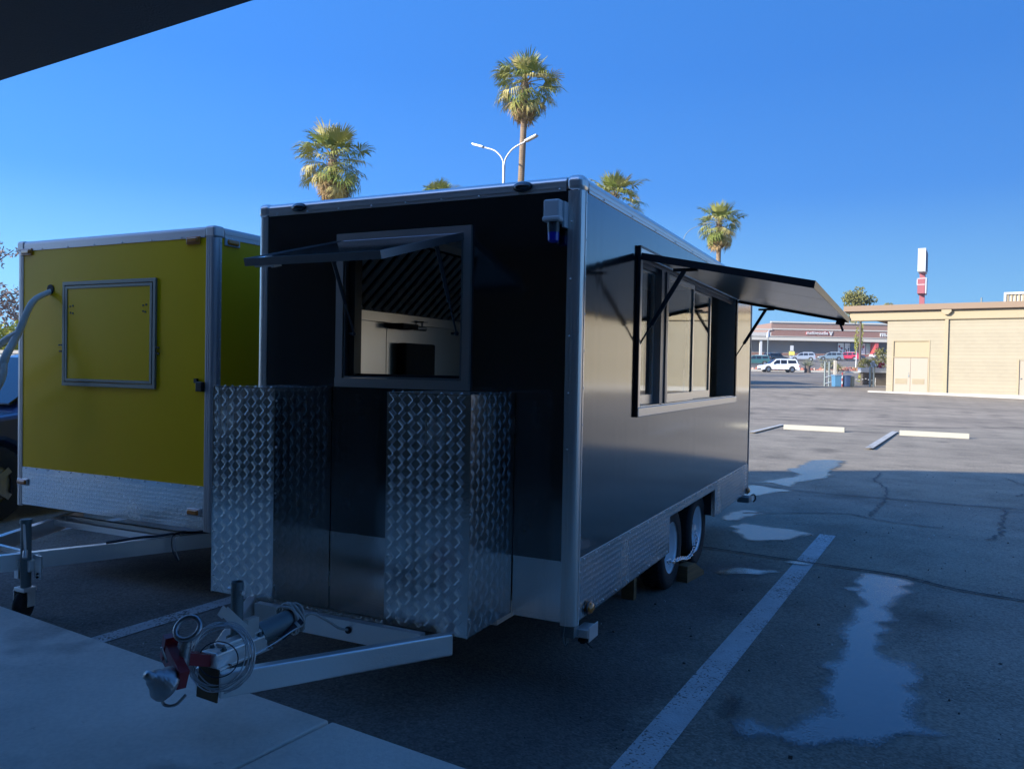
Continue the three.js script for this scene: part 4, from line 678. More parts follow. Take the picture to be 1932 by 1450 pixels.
// ---------------------------------------------------------------- the cream block building across the lot; k runs along its front, n out of it
{
  const A = V3(-.65, .63, -49.37), yaw = -Math.atan2(.175, .985);
  const t = thing('block_building', 'cream concrete block building with a brown roof edge and a downspout', 'building', [A.x, A.y, A.z]); t.rotation.y = yaw; originOf.set(t, V3(0, 0, 0));
  const y1 = 4.27, W0 = 1.17;
  mesh('wall', plateXY([[W0, -.6], [1.5, -.6], [1.5, 3.06], [3.44, 3.06], [3.44, -.6], [7.85, -.6], [7.85, 1.95], [8.85, 1.95], [8.85, -.6], [40, -.6], [40, y1], [W0, y1]], -14, 0), M.block, t);
  mesh('beam', [rbx(-.95, 40, y1 - .02, y1 + .52, -.30, .16, .07)], M.cream, t);
  mesh('soffit', bx(-1.2, 40, y1 + .50, y1 + .56, -13, .20), M.fascia, t);
  mesh('fascia', [bx(-1.25, 40, y1 + .56, y1 + .89, -13.5, .46)], M.fascia, t);
  mesh('floodlight', [rbx(-1.22, -.95, y1 + .02, y1 + .24, .10, .34, .03), bar(V3(-1.8, y1 + .30, .2), V3(-1.1, y1 + .22, .2), .03, .03)], M.dark, t);
  // door set: painted panel over a pair of louvred doors
  mesh('door_head', bx(1.5, 3.44, 2.10, 3.06, -.12, -.05), M.cream, t); mesh('door_trim', [bx(1.47, 1.54, .0, 3.09, -.05, .03), bx(3.40, 3.47, .0, 3.09, -.05, .03), bx(1.54, 3.40, 3.03, 3.09, -.05, .03), bx(1.54, 3.40, 2.08, 2.12, -.05, .025)], M.cream, t);
  for (const [a, b, hnd] of [[1.56, 2.46, 2.38], [2.475, 3.38, null]]) {
    const d = mesh('door', bx(a, b, .02, 2.08, -.10, -.035), M.doorPaint, t);
    for (let i = 0; i < 5; i++) { const g = bx(a + .1, b - .16, -.03, .03, -.006, .006); g.rotateX(-.6); g.translate(0, .55 + i * .065, -.03); mesh('louvre', g, M.cream, d); }
    if (hnd) mesh('handle', [rbx(hnd - .03, hnd + .03, .92, 1.06, -.036, .0, .01), rbx(hnd - .025, hnd + .025, 1.12, 1.18, -.036, -.01, .008)], M.galvDull, d);
  }
  const d2 = mesh('door', bx(7.85, 8.85, .0, 1.95, -.10, -.04), M.doorPaint, t); mesh('handle', rbx(7.93, 8.01, .92, .98, -.04, .02, .01), M.galvDull, d2);
  mesh('door_trim', [bx(7.80, 7.88, .0, 2.0, -.05, .03), bx(8.82, 8.90, .0, 2.0, -.05, .03)], M.cream, t);
  mesh('downspout', [bx(4.23, 4.40, .0, y1 + .30, .002, .13), plateXY([[4.06, y1 + .55], [4.57, y1 + .55], [4.57, y1 + .42], [4.41, y1 + .26], [4.22, y1 + .26], [4.06, y1 + .42]], .162, .40, [], .01)], M.cream, t);
  mesh('plinth', [bx(W0 - .9, 40, -.6, .05, .0, .55)], M.kerb, t);
  mesh('roof', bx(-1.2, 40, y1 + .70, y1 + .80, -13.4, .3), M.white, t);
  // scrub and stains at the wall foot
  const g = thing('weeds', 'dry straw coloured weeds at the foot of the downspout', 'weeds', onLot(25.2, 46.4).toArray()); originOf.set(g, V3(0, 0, 0));
  const bl = []; for (let i = 0; i < 130; i++) { const a = rr(0, 6.28), r = rr(0, .55), h = rr(.12, .42), b = V3(Math.cos(a) * r * 1.7, 0, Math.sin(a) * r * .4); bl.push(bar(b, b.clone().add(V3(rr(-.12, .12), h, rr(-.12, .12))), .012, .004)); }
  const m = mesh('stems', bl, std({ color: lin(.42, .32, .14), roughness: .9 }), g);
  // rooftop plant
  const p = lotPoint(sx(1917, 51), 51, .63 + y1 + 1.05), ac = thing('rooftop_unit', 'white rooftop cooling unit with louvred sides on the cream building', 'air conditioner', p.toArray()); ac.rotation.y = yaw; originOf.set(ac, V3(0, 0, 0));
  mesh('casing', [bx(-.75, .75, .0, .12, -.7, .7), bx(-.75, .75, .95, 1.08, -.7, .7), bx(-.75, -.62, .12, .95, -.7, .7), bx(.62, .75, .12, .95, -.7, .7), bx(-.62, .62, .12, .95, -.66, .5)], M.white, ac);
  for (let i = 0; i < 6; i++) mesh('louvre', bx(-.60 + i * .205, -.50 + i * .205, .125, .945, .51, .60), M.cream, ac);
  const v = lotPoint(sx(1847, 49.5), 49.5, .63 + y1 + .78), vp = thing('vent_pipe', 'thin grey vent pipe rising from the cream building roof', 'vent pipe', v.toArray()); originOf.set(vp, V3(0, 0, 0));
  mesh('flashing', cyl(V3(0, 0, 0), V3(0, .35, 0), .10, .06), M.white, vp); mesh('pipe', cyl(V3(0, .3, 0), V3(0, .85, 0), .05), M.galvDull, vp);
}
// low block added out of sight behind the trailers to cast the drive shadow
{
  const t = thing('shade_block', 'low flat roofed block added unseen behind the black trailer to shade the drive', 'building', onLot(7, 58).toArray()); t.rotation.y = LOT_YAW; originOf.set(t, V3(0, 0, 0));
  mesh('wall', bx(-7, 7, -.5, 3.3, -3, 3), M.cream, t); mesh('roof', bx(-7.2, 7.2, 3.3, 3.55, -3.2, 3.2), M.fascia, t);
}
// ---------------------------------------------------------------- yard fence, bins and planter left of the cream building
{
  const at = (px, D) => (px - 966) / 1509 * D;
  const F = (name, label, cat, px, D, group) => { const t = thing(name, label, cat, onLot(at(px, D), D).toArray(), group); t.rotation.y = LOT_YAW; originOf.set(t, V3(0, 0, 0)); return t; };
  const fn = F('yard_gate', 'low grey tube gate with paired posts beside the blue bins', 'gate', 1556, 56);
  for (const x of [0, .30]) mesh('gate_post', [cyl(V3(x, -.1, 0), V3(x, 1.65, 0), .075), ball(x, 1.65, 0, .078)], M.galvDull, fn);
  mesh('gate_post', bx(.62, .78, -.1, 1.8, -.08, .08), M.kerb, fn);
  for (const y of [.18, .62]) mesh('gate_rail', bar(V3(.0, y, .05), V3(.75, y + .25, .05), .05, .06), M.galv, fn);
  for (const [px, c, lab] of [[1580, [.07, .19, .32], 'wide blue plastic bin standing nearest the gate'], [1596, [.11, .19, .34], 'narrower blue bin at the red striped post']]) { const b = F('bin', lab, 'bin', px, 55.5, 'bins at the yard gate'); const m = std({ color: lin(...c), roughness: .5 }), w = px < 1590 ? .32 : .21; mesh('bin_body', plateXY([[-w * .9, 0], [w * .9, 0], [w, .72], [-w, .72]], -.3, .3, [], .03), m, b); mesh('bin_lid', rbx(-w - .03, w + .03, .73, .80, -.34, .34, .02), m, b); }
  const rp = F('marker_post', 'thin red and white striped post between the two blue bins', 'post', 1589, 55.2); for (let i = 0; i < 5; i++) mesh('band', cyl(V3(0, i * .2, 0), V3(0, i * .2 + .2, 0), .045), i % 2 ? M.white : std({ color: lin(.34, .06, .05), roughness: .6 }), rp);
  const gb = F('cabinet', 'grey green service cabinet to the right of the blue bins', 'cabinet', 1604, 55.6); mesh('cabinet_body', rbx(-.22, .22, 0, .74, -.2, .2, .02), std({ color: lin(.33, .34, .29), roughness: .7 }), gb); mesh('cabinet_door', bx(-.17, .17, .06, .68, .2, .215), std({ color: lin(.28, .30, .25), roughness: .7 }), gb);
  const ch = F('chain_fence', 'sagging white chain on short pins in front of the planter', 'chain', 1622, 56.5); for (let i = 0; i < 8; i++) mesh('chain_link', ball(-.45 + i * .22, .50 + .05 * Math.cos(i * 1.6), 0, .045, 1.6, .7, .7, 8), M.white, ch); for (const x of [-.5, 1.1]) mesh('pin', cyl(V3(x, 0, 0), V3(x, .62, 0), .03), M.galv, ch); mesh('base_rail', bar(V3(-.5, .10, 0), V3(1.1, .10, 0), .06, .05), M.galv, ch);
  const pp = F('pipe_bollard', 'pair of pale grey pipes standing before the planter wall', 'bollard', 1645, 56); for (const x of [-.12, .12]) mesh('pipe', [cyl(V3(x, 0, 0), V3(x, 1.35, 0), .085), ball(x, 1.35, 0, .085)], M.galvDull, pp);
  const pw = F('planter_wall', 'long white planter slab beside the corner of the cream building', 'planter', 1648, 60); mesh('slab', rbx(-1.1, 1.0, .92, 1.28, -.3, .3, .04), M.white, pw); mesh('slab_base', bx(-.9, .95, -.1, .92, -.2, .2), M.shopWall, pw);
}

// ---------------------------------------------------------------- plants
const leafMat = (r, g, b, tr = .25) => phy({ color: lin(r, g, b), roughness: .6, transmission: tr, thickness: 0, side: THREE.DoubleSide, specularIntensity: .6, ior: 1.3 });
const LM = { palmGreen: leafMat(.20, .24, .05, .25), palmOlive: leafMat(.31, .31, .08, .25), palmYellow: leafMat(.50, .42, .16, .25), palmDry: leafMat(.38, .26, .12, .2), olive: leafMat(.22, .21, .07), grey: leafMat(.24, .25, .17), mauve: leafMat(.34, .24, .19), lime: leafMat(.33, .33, .06) };
// fan leaf: stalk along +x then a fan of narrow blades whose outer thirds hang
function fanLeaf(sd, stalk, R, span, droop, fold) {
  let s = sd * 101 + 7; const rn = (a, b) => { s = (s * 1664525 + 1013904223) >>> 0; return a + (b - a) * s / 4294967296; };
  const P = [], tri = (a, b, c) => P.push(...a, ...b, ...c), n = 21, sag = (x) => -.10 * x * x * droop;
  const hub = [stalk, sag(stalk), 0];
  const st = (w, a, b) => { tri([a[0], a[1], -w], [a[0], a[1], w], [b[0], b[1], w * .7]); tri([a[0], a[1], -w], [b[0], b[1], w * .7], [b[0], b[1], -w * .7]); };
  st(.022, [0, 0], [stalk * .5, sag(stalk * .5) + .03]); st(.016, [stalk * .5, sag(stalk * .5) + .03], hub);
  for (let i = 0; i < n; i++) {
    const a = (i / (n - 1) - .5) * span + rn(-.04, .04), len = R * (1 - .22 * Math.abs(i / (n - 1) - .5) * 2) * rn(.66, 1.12), ca = Math.cos(a), sa = Math.sin(a), w = .030;
    const lift = fold * Math.abs(sa) * .35;
    const pt = (r, dr, side) => [hub[0] + ca * r - sa * side * w, hub[1] + sag(r * .6) + lift * r - dr, sa * r + ca * side * w];
    const d1 = droop * .05 * len, d2 = droop * rn(.28, .6) * len, r1 = len * .55, r2 = len * rn(.78, .95);
    tri(hub, pt(r1, d1, -1), pt(r1, d1, 1)); tri(pt(r1, d1, -1), pt(r2, d2, 0), pt(r1, d1, 1));
    const e = pt(r2 * .97, d2 + len * .16 * droop, 0), f = pt(r1 * 1.2, d1 * 2.2, .7), h = pt(r1 * 1.2, d1 * 2.2, -.7); tri(f, h, e);
  }
  const g = new THREE.BufferGeometry(); g.setAttribute('position', new THREE.Float32BufferAttribute(P, 3)); g.computeVertexNormals(); return metric(g);
}
const FANS = { up: [fanLeaf(1, .7, 1.05, 2.4, .08, 1), fanLeaf(2, .8, 1.0, 2.8, .18, 1)], out: [fanLeaf(3, 1.0, 1.05, 3.4, .55, .7), fanLeaf(4, .9, .95, 3.0, .95, .5), fanLeaf(5, 1.1, .85, 3.7, .4, .6)], low: [fanLeaf(6, .8, .95, 2.6, 1.1, .2), fanLeaf(7, .95, .8, 2.2, .8, .2)] };
function palm(label, s, D, top, o = {}) {
  const base = onLot(s, D), r = o.r || 1, t = thing('palm_tree', label, 'palm tree', base.toArray(), 'fan palms behind the trailers'); originOf.set(t, V3(0, 0, 0));
  const hub = top - base.y - 2.0 * r, lean = V3(o.lean || 0, 0, (o.lean || 0) * .3);
  const tr = new THREE.LatheGeometry([[.30, 0], [.24, .6], [.19, hub * .5], [.17, hub - .6], [.24, hub - .3], [.10, hub + .25], [0, hub + .3]].map((p) => new THREE.Vector2(...p)), 14, 0); { const p = tr.attributes.position; for (let i = 0; i < p.count; i++) { const f = p.getY(i) / hub; p.setX(i, p.getX(i) + lean.x * (f * f - 1)); } tr.computeVertexNormals(); }
  mesh('trunk', tr, M.bark, t);
  const boots = []; for (let i = 0; i < 46; i++) { const a = i * 2.4, y = hub - 1.15 + i * .03, b = V3(Math.cos(a) * .13, y, Math.sin(a) * .13); boots.push(bar(b, b.clone().add(V3(Math.cos(a) * .22, .22, Math.sin(a) * .22)), .07, .02)); }
  mesh('leaf_bases', boots, M.bark, t);
  const N = o.n || 84;
  for (let i = 0; i < N; i++) {
    const f = (i + rr(0, .8)) / N, el = 1.5 - 2.75 * Math.pow(f, .8), az = i * 2.39996 + rr(-.3, .3);
    const kind = el > .65 ? 'up' : el > -.65 ? 'out' : 'low', set = FANS[kind], q = rnd();
    const mat = el < -.85 ? (q < .75 ? LM.palmDry : LM.palmYellow) : el < -.2 ? (q < .35 ? LM.palmYellow : q < .75 ? LM.palmOlive : LM.palmGreen) : q < .55 ? LM.palmGreen : q < .9 ? LM.palmOlive : LM.palmYellow;
    const m = new THREE.Mesh(set[i % set.length], mat); m.name = 'frond'; m.castShadow = m.receiveShadow = true;
    m.rotation.set(rr(-.35, .35), 0, 0); const qy = new THREE.Quaternion().setFromAxisAngle(UP, az), qe = new THREE.Quaternion().setFromAxisAngle(V3(0, 0, 1), el);
    m.quaternion.copy(qy).multiply(qe).multiply(new THREE.Quaternion().setFromAxisAngle(V3(1, 0, 0), rr(-.4, .4)));
    m.position.set(0, hub - (el < 0 ? -el * .38 : 0) * r, 0); m.scale.setScalar(r * rr(.74, 1.14) * (el > 1 ? .92 : 1)); t.add(m);
  }
  return t;
}
palm('palm behind the roof of the black trailer, directly over its left corner', sx(622, 40), 40, 14.25, { r: 1.16 });
palm('tallest palm, its whole crown and slim trunk above the black trailer roof', sx(981, 44), 44, 19.5, { r: 1.16, lean: .35 });
palm('palm whose ragged head leans out just past the corner cap of the black trailer', sx(1152, 50), 50, 14.7, { r: 1.15 });
palm('small round headed palm beyond the rear end of the black trailer roof', sx(1350, 62), 62, 15.4, { r: 1.12 });
palm('palm tip just peeping over the middle of the black trailer roof', sx(822, 70), 70, 18.6, { r: 1.1 });
function leafBlob(n, rx, ry, rz, size, cx, cy, cz, clumps) {
  const P = [], a = V3(), u = V3(), w = V3(); const cl = Array.from({ length: clumps }, () => { const d = V3(rr(-1, 1), rr(-1, 1), rr(-1, 1)).normalize().multiplyScalar(rr(.35, .95)); return [d.x * rx, d.y * ry, d.z * rz]; });
  for (let i = 0; i < n; i++) {
    const c = cl[i % clumps], d = V3(rr(-1, 1), rr(-1, 1), rr(-1, 1)).normalize().multiplyScalar(Math.pow(rnd(), .5));
    a.set(cx + c[0] + d.x * rx * .38, cy + c[1] + d.y * ry * .38, cz + c[2] + d.z * rz * .38);
    u.set(rr(-1, 1), rr(-1, 1), rr(-1, 1)).normalize().multiplyScalar(size * rr(.6, 1.3)); w.set(rr(-1, 1), rr(-1, 1), rr(-1, 1)).cross(u).normalize().multiplyScalar(size * .42);
    P.push(a.x - u.x, a.y - u.y, a.z - u.z, a.x + w.x, a.y + w.y, a.z + w.z, a.x + u.x, a.y + u.y, a.z + u.z, a.x - u.x, a.y - u.y, a.z - u.z, a.x + u.x, a.y + u.y, a.z + u.z, a.x - w.x, a.y - w.y, a.z - w.z);
  }
  const g = new THREE.BufferGeometry(); g.setAttribute('position', new THREE.Float32BufferAttribute(P, 3)); g.computeVertexNormals(); return metric(g);
}
function bush(label, s, D, rx, ry, mat, n = 700, size = .12, cat = 'bush', name = 'bush', lift = 0) {
  const t = thing(name, label, cat, onLot(s, D).toArray()); originOf.set(t, V3(0, 0, 0));
  mesh('foliage', leafBlob(n, rx, ry * .5, rx, size, 0, ry * .52 + lift, 0, 16), mat, t);
  mesh('stem', Array.from({ length: 5 }, (_, i) => cyl(V3(0, 0, 0), V3(Math.cos(i * 1.3) * rx * .5, ry * .7 + lift, Math.sin(i * 1.3) * rx * .5), .03 + lift * .02, .012, 6)), M.twig, t); return t;
}
// trees at the edge of the view, behind the yellow trailer
{
  const t = thing('tree', 'sparse mauve leaved tree with bare upper twigs beside the yellow trailer', 'tree', onLot(sx(-60, 30), 30).toArray()); originOf.set(t, V3(0, 0, 0));
  const limbs = [], tips = [];
  const grow = (a, d, l, r, k) => { const b = a.clone().addScaledVector(d, l); limbs.push(cyl(a, b, r, r * .68, 7)); if (k === 0) { tips.push(b); return; } for (let i = 0; i < 3; i++) grow(b, d.clone().add(V3(rr(-.7, .7), rr(-.15, .55), rr(-.7, .7))).normalize(), l * rr(.62, .82), r * .62, k - 1); };
  grow(V3(0, 0, 0), V3(.05, 1, 0), 2.0, .16, 4);
  mesh('trunk', limbs, M.twig, t);
  const L = tips.map((p) => { const g = leafBlob(26, .42, .34, .42, .085, p.x, p.y, p.z, 4); return g; }); mesh('crown', L, LM.mauve, t);
  bush('yellow green shrub growing below the mauve tree', sx(-6, 27), 27, 1.7, 3.3, LM.lime, 2600, .10, 'shrub', 'shrub');
  bush('grey leaved shrub between the mauve tree and the yellow green shrub', sx(-20, 31), 31, 2.4, 5.0, LM.mauve, 3000, .10, 'shrub', 'shrub');
  const w = thing('garden_wall', 'pale low wall behind the dark blue car', 'wall', onLot(sx(-40, 25), 25).toArray()); w.rotation.y = LOT_YAW; originOf.set(w, V3(0, 0, 0)); mesh('wall_body', bx(-6, 2.2, -.1, 1.75, -.12, .12), M.white, w); mesh('coping', bx(-6, 2.25, 1.75, 1.85, -.17, .17), M.kerb, w);
}
{
  const t = thing('tree', 'rounded olive tree showing over the roof of the cream building', 'tree', onLot(sx(1621, 78), 78).toArray()); originOf.set(t, V3(0, 0, 0));
  mesh('trunk', cyl(V3(0, 0, 0), V3(0, 6.2, 0), .13, .08), M.twig, t); mesh('crown', [leafBlob(2600, 1.75, 1.5, 1.7, .15, -.2, 7.1, 0, 22)], LM.olive, t);
  const d = thing('palm_tree', 'tiny distant palm top over the cream building roof', 'palm tree', onLot(sx(1672, 240), 240).toArray(), 'distant palms'); originOf.set(d, V3(0, 0, 0));
  mesh('trunk', cyl(V3(0, 0, 0), V3(0, 14.5, 0), .25, .18), M.bark, d); mesh('crown', leafBlob(500, 1.6, 1.3, 1.6, .3, 0, 15, 0, 12), LM.olive, d);
}
// ---------------------------------------------------------------- street lamps and the tall pylon sign
function lamp(label, s, D, hFork, arms, turn, thick = .045, thin = false) {
  const base = onLot(s, D), t = thing('street_lamp', label, 'street lamp', base.toArray(), 'street lamps behind the trailers'); t.rotation.y = turn; originOf.set(t, V3(0, 0, 0));
  const h = hFork - base.y; mesh('pole', [cyl(V3(0, 0, 0), V3(0, h, 0), .11, .075, 16), cyl(V3(0, h - .1, 0), V3(0, h + .12, 0), .085, .085)], M.poleWhite, t);
  for (const s of arms) {
    mesh('arm', tube([V3(0, h, 0), V3(s * .10, h + .45, 0), V3(s * .52, h + .92, 0), V3(s * 1.25, h + 1.22, 0)], thick, 24, 10), thin ? M.galvDull : M.poleWhite, t);
    const g = rbx(-.38, .38, -.045, .045, -.15, .15, .03); if (thin) g.scale(.6, .6, .6); g.rotateZ(s * .33); g.translate(s * 1.62, h + 1.36, 0); const hd = mesh('lamp_head', g, thin ? M.galvDull : M.poleWhite, t);
    const e = bx(-.30, .30, -.008, .008, -.12, .12); e.rotateZ(s * .33); e.translate(s * 1.62 + s * .016, h + 1.31, 0); mesh('lens', e, M.ledLens, hd);
  }
}
lamp('double armed white street lamp in front of the tallest palm', sx(943, 43), 43, 12.35, [-1, 1], LOT_YAW - .5);
lamp('street lamp whose thin arm reaches into the small round headed palm', sx(1283, 60), 60, 11.3, [1], LOT_YAW - .3, .022, true);
{
  const D = 130, t = thing('pylon_sign', 'tall red and white pylon sign seen nearly edge on beyond the cream building', 'sign', onLot(sx(1735, D), D).toArray()); t.rotation.y = LOT_YAW - .53; originOf.set(t, V3(0, 0, 0));
  const b = onLot(sx(1735, D), D).y, Y = (py) => 1.586 + (711 - py) / 1509 * D - b, red = std({ color: lin(.26, .06, .07), roughness: .6 }), dk = std({ color: lin(.06, .05, .09), roughness: .5 });
  mesh('pole', [bx(-.38, .38, 0, Y(556), -.4, .4), bx(-.40, .40, Y(527), Y(516), -.5, .5)], red, t);
  mesh('sign_cabinet', [rbx(-.62, .52, Y(516), Y(473), -2.2, 2.2, .05)], M.white, t); mesh('sign_face', [bx(.52, .60, Y(512), Y(478), -2.0, 2.0), bx(-.70, -.62, Y(505), Y(490), -1.5, 1.5)], dk, t);
  mesh('sign_cabinet', [bx(-.62, .46, Y(556), Y(528), -1.6, 1.6)], red, t); mesh('sign_face', [bx(.46, .66, Y(556), Y(527), -1.5, 1.5), bx(-.72, -.62, Y(540), Y(529), -1.5, 1.5)], M.white, t); mesh('trim', [bx(-.63, .465, Y(540), Y(539), -1.62, 1.62), bx(-.63, .465, Y(528.6), Y(527.6), -1.62, 1.62)], M.white, t);
}
// ---------------------------------------------------------------- planted island with red rock, kerb and small plants
{
  const D0 = 110, isl = thing('rock_island', 'kerbed parking island covered with red rock beyond the white car', 'traffic island', onLot(50, 112).toArray()); isl.rotation.y = LOT_YAW; originOf.set(isl, V3(0, 0, 0));
  mesh('kerb', [bx(-18, 8.5, -.1, .22, 1.2, 1.6), bx(-18, 8.5, -.1, .22, -3.2, -2.9), bx(8.2, 8.5, -.1, .22, -2.9, 1.2)], M.kerb, isl);
  mesh('gravel_bed', bx(-18, 8.2, -.1, .14, -2.9, 1.2), std({ color: lin(.33, .15, .10), bumpMap: T.speckBump, bumpScale: .02, roughness: .95 }), isl);
  const q = new THREE.Quaternion(), rocks = [], rc = []; for (let i = 0; i < 260; i++) { const x = rr(-17, 8), z = rr(-2.7, 1), s = rr(.1, .42) * (x > -6 && x < 2 ? 1.6 : 1); q.setFromEuler(new THREE.Euler(rr(0, 6), rr(0, 6), rr(0, 6))); rocks.push(TRS(V3(x, .14 + s * .2, z), q.clone(), V3(s, s * .7, s))); rc.push(rnd() < .3 ? lin(.45, .30, .22) : lin(.34, .12, .08)); }
  const rk = new THREE.InstancedMesh(flat(new THREE.IcosahedronGeometry(1, 0)), std({ color: 0xffffff, roughness: .95 }), rocks.length); rocks.forEach((m, i) => { rk.setMatrixAt(i, m); rk.setColorAt(i, rc[i]); }); rk.name = 'rocks'; rk.userData.kind = 'stuff'; isl.add(rk);
  const agave = (label, s, D, sc, mat) => { const t = thing('agave', label, 'plant', onLot(s, D, .14).toArray()); originOf.set(t, V3(0, 0, 0)); const l = []; for (let i = 0; i < 46; i++) { const a = i * 2.4, e = .25 + 1.2 * (i / 46), d = V3(Math.cos(a) * Math.cos(e), Math.sin(e), Math.sin(a) * Math.cos(e)); l.push(cyl(V3(0, .7 * sc, 0), V3(0, .7 * sc, 0).addScaledVector(d, 1.15 * sc), .06 * sc, .008, 4)); } mesh('leaves', l, mat, t); mesh('trunk', cyl(V3(0, -.3, 0), V3(0, .8 * sc, 0), .45 * sc, .36 * sc, 10), M.twig, t); };
  agave('spiky grey green yucca just behind the rear bumper of the white car', sx(1523, 107), 107, 1.0, LM.grey);
  bush('loose grey green bush in the middle of the red rock island', sx(1562, 111), 111, 1.5, 2.0, LM.grey, 900, .1); bush('small straw coloured bush at the end of the red rock', sx(1580, 110), 110, 1.2, 1.6, LM.olive, 500, .1);
  bush('low green tuft beside the foot of the thin young tree', sx(1611, 113), 113, .9, .7, LM.olive, 300, .08);
  const tt = thing('tree', 'thin young tree with a white stake before the storefronts', 'tree', onLot(sx(1614, 113), 113, .1).toArray()); originOf.set(tt, V3(0, 0, 0));
  mesh('trunk', cyl(V3(0, 0, 0), V3(.05, 4.4, 0), .09, .05), M.white, tt); mesh('crown', leafBlob(900, .75, 2.2, .75, .12, .35, 5.0, 0, 14), LM.lime, tt);
  bush('green bush behind the pipe pair at the planter', sx(1634, 62), 62, .95, 1.5, LM.olive, 900, .08, 'bush', 'bush', .8); bush('dark green bush against the corner of the cream building', sx(1664, 66), 66, 1.1, 1.8, LM.olive, 900, .09, 'bush', 'bush', 1.2);
  bush('tuft of weeds in front of the planter slab', sx(1630, 61), 61, .7, .8, LM.lime, 300, .07);
  const fl = thing('flowers', 'red and white flowers beside the grey pipe pair', 'flowers', onLot(sx(1655, 60.5), 60.5).toArray()); originOf.set(fl, V3(0, 0, 0)); mesh('white_blossom', leafBlob(120, .3, .3, .3, .08, -.15, 1.55, 0, 6), M.white, fl); mesh('red_blossom', leafBlob(140, .32, .28, .3, .08, .22, 1.48, .1, 6), std({ color: lin(.45, .05, .06), roughness: .7, side: THREE.DoubleSide }), fl); mesh('stem', cyl(V3(0, 0, 0), V3(0, 1.4, 0), .04), M.twig, fl);
}
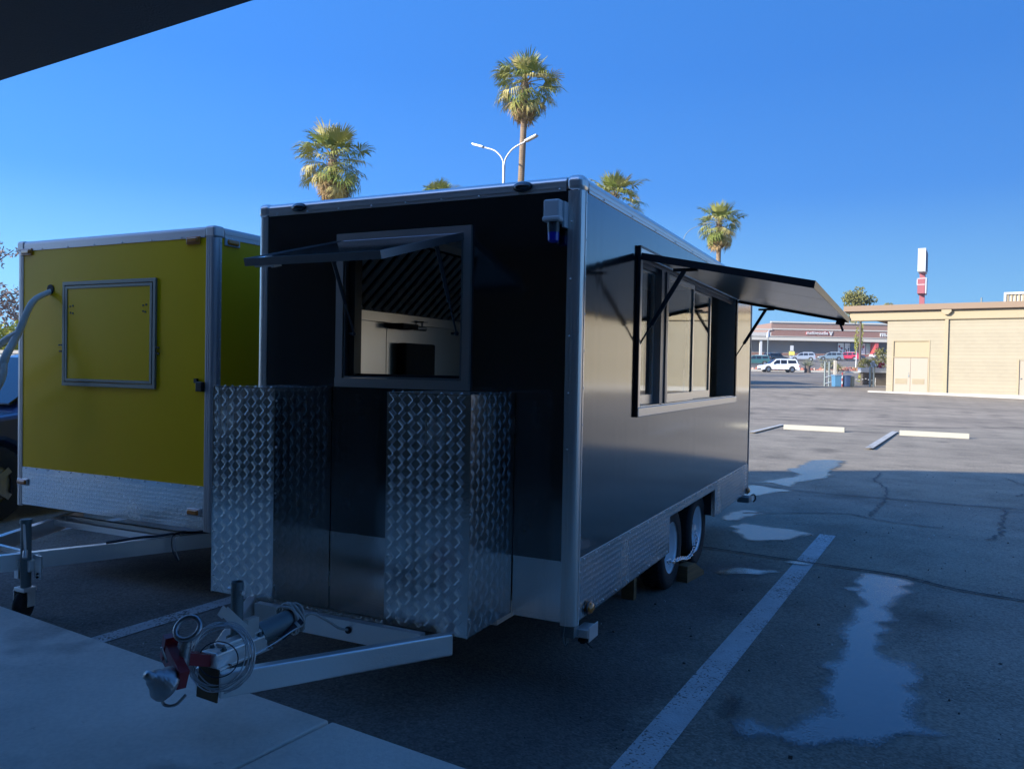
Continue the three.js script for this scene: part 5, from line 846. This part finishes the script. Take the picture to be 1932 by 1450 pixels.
// ---------------------------------------------------------------- the row of stores far behind
{
  const D = 204, base = onLot(sx(1560, D), D), t = thing('store_row', 'long row of stores with red brick bands, cream cornices and a white canopy', 'building', base.toArray()); t.rotation.y = LOT_YAW + .02; originOf.set(t, V3(0, 0, 0));
  const X = (px) => (px - 1560) / 1509 * D, Y = (py) => 1.586 + (708 - py) / 1509 * D - base.y;
  const brick = std({ color: lin(.20, .105, .08), bumpMap: T.block, bumpScale: .01, roughness: .9 }), brick2 = std({ color: lin(.235, .145, .11), bumpMap: T.block, bumpScale: .01, roughness: .9 }), tan = std({ color: lin(.25, .22, .19), roughness: .9 }), deep = std({ color: lin(.16, .145, .135), roughness: .8 }), paleWall = std({ color: lin(.40, .38, .35), roughness: .85 });
  mesh('wall', [bx(X(1300), X(1452), -.3, Y(630), -14, 0)], paleWall, t);
  mesh('wall', [bx(X(1452), X(1760), -.3, Y(612), -14, -.02)], brick2, t);
  mesh('brick_band', [bx(X(1452), X(1760), Y(642), Y(624), -.02, .12)], brick, t);
  mesh('cornice', [bx(X(1451), X(1761), Y(611.5), Y(609), -.6, .35), bx(X(1452), X(1760), Y(624.5), Y(622.5), -.02, .30), bx(X(1420), X(1453), Y(626), Y(623), -.5, .4)], M.kerb, t);
  mesh('canopy', [bx(X(1300), X(1760), Y(645.5), Y(637.5), -.02, 3.2), bx(X(1300), X(1760), Y(638.5), Y(637.5), 3.2, 3.4), bx(X(1300), X(1760), Y(645.5), Y(644), 3.2, 3.4)], M.kerb, t);
  mesh('storefront', [bx(X(1300), X(1580), -.2, Y(646), -.01, .05), bx(X(1650), X(1760), -.2, Y(646), -.01, .05)], deep, t);
  mesh('storefront', [bx(X(1400), X(1494), -.2, Y(646), .05, .12)], tan, t);
  for (const [a, b, c] of [[1578, 1590, [.75, .75, .72]], [1591, 1602, [.70, .66, .62]], [1603, 1614, [.05, .06, .12]], [1622, 1631, [.74, .76, .72]], [1631.5, 1640, [.42, .66, .56]]]) { const w = mesh('shop_window', bx(X(a), X(b), .6, Y(647), .06, .16), phy({ color: lin(...c), roughness: .12 }), t); mesh('frame', [bx(X(a) - .08, X(a) + .04, .2, Y(646.5), .1, .24), bx(X(a), X(b), Y(647) - .08, Y(646.5), .1, .22)], M.blackTrim, w); if (c[0] > .6) for (let i = 0; i < 5; i++) mesh('display', ball(X(a) + (X(b) - X(a)) * rr(.2, .8), rr(1.0, 2.6), .17, rr(.12, .3), 1, 1.3, .15, 8), [M.redPaint, M.palm || LM.palmGreen, M.clear, M.white][i % 4], w); }
  for (const [a, b] of [[1640, 1646]]) mesh('pillar', bx(X(a), X(b), -.2, Y(645.6), .06, 3.0), std({ color: lin(.42, .06, .06), roughness: .6 }), t);
  for (const a of [1404, 1424]) mesh('pillar', [bx(X(a), X(a + 4), -.2, Y(645.6), 2.4, 3.0)], M.white, t);
  mesh('base_band', bx(X(1300), X(1760), -.2, .5, .13, .3), brick, t); mesh('red_kerb', bx(X(1628), X(1680), -.3, .12, 5.5, 5.9), std({ color: lin(.45, .10, .09), roughness: .8 }), t);
  const font = await new FontLoader().loadAsync('fonts/droid/droid_sans_bold.typeface.json');
  const write = (name, str, x, y, size, depth, mat, z, w) => { const g = new TextGeometry(str, { font, size, depth, curveSegments: 4 }); g.computeBoundingBox(); const bb = g.boundingBox; if (w) g.scale(w / (bb.max.x - bb.min.x), 1, 1); g.translate(x, y, z); return mesh(name, g, mat, t); };
  write('sign_letters', 'mattressello', X(1517), Y(633), .95, .12, std({ color: lin(.50, .05, .06), roughness: .6 }), .14, X(1560) - X(1517)); write('sign_letters', 'mattressello', X(1517) + .06, Y(633) + .06, .80, .10, M.white, .28, X(1560) - X(1517) - .3);
  write('sign_letters', 'ma', X(1657), Y(634), 1.15, .2, M.white, .16, X(1675) - X(1657)); write('sign_letters', 'V', X(1561.5), Y(633.5), 1.0, .2, M.white, .16);
  // yellow sign board on its post before the stores
  const sb = thing('sign_board', 'small yellow board under a white panel in front of the dark storefront', 'sign', onLot(sx(1492.5, 190), 190).toArray()); sb.rotation.y = LOT_YAW; originOf.set(sb, V3(0, 0, 0)); const by = onLot(0, 190).y, YY = (py) => 1.586 + (707 - py) / 1509 * 190 - by;
  mesh('yellow_board', bx(-.66, .66, YY(671), YY(664), -.06, .06), std({ color: lin(.68, .60, .12), roughness: .5 }), sb); mesh('white_panel', bx(-.38, .38, YY(663), YY(653), -.05, .05), M.white, sb); mesh('post', [cyl(V3(-.4, 0, 0), V3(-.4, YY(663), 0), .06), cyl(V3(.4, 0, 0), V3(.4, YY(663), 0), .06)], M.white, sb);
  const lt = thing('street_lamp', 'grey lamp head at the pale end wall of the stores', 'street lamp', onLot(sx(1447, 150), 150).toArray()); lt.rotation.y = LOT_YAW; originOf.set(lt, V3(0, 0, 0)); const ly = onLot(0, 150).y, Yl = (py) => 1.586 + (706 - py) / 1509 * 150 - ly;
  mesh('pole', cyl(V3(0, 0, 0), V3(0, Yl(637), 0), .10, .08), M.galvDull, lt); mesh('lamp_head', [cyl(V3(0, Yl(637), 0), V3(0, Yl(628), 0), .40, .28, 12), cyl(V3(0, Yl(628), 0), V3(.3, Yl(622), 0), .12, .08)], M.castMetal, lt);
  const hills = new THREE.Shape([[-700, -30], [-700, 20], [-420, 34], [-200, 24], [0, 30], [180, 22], [420, 36], [800, 24], [800, -30]].map((p) => new THREE.Vector2(...p)));
}
scene.fog = new THREE.FogExp2(new THREE.Color().setRGB(.55, .68, .85), .0003);
renderer.render(scene, camera);
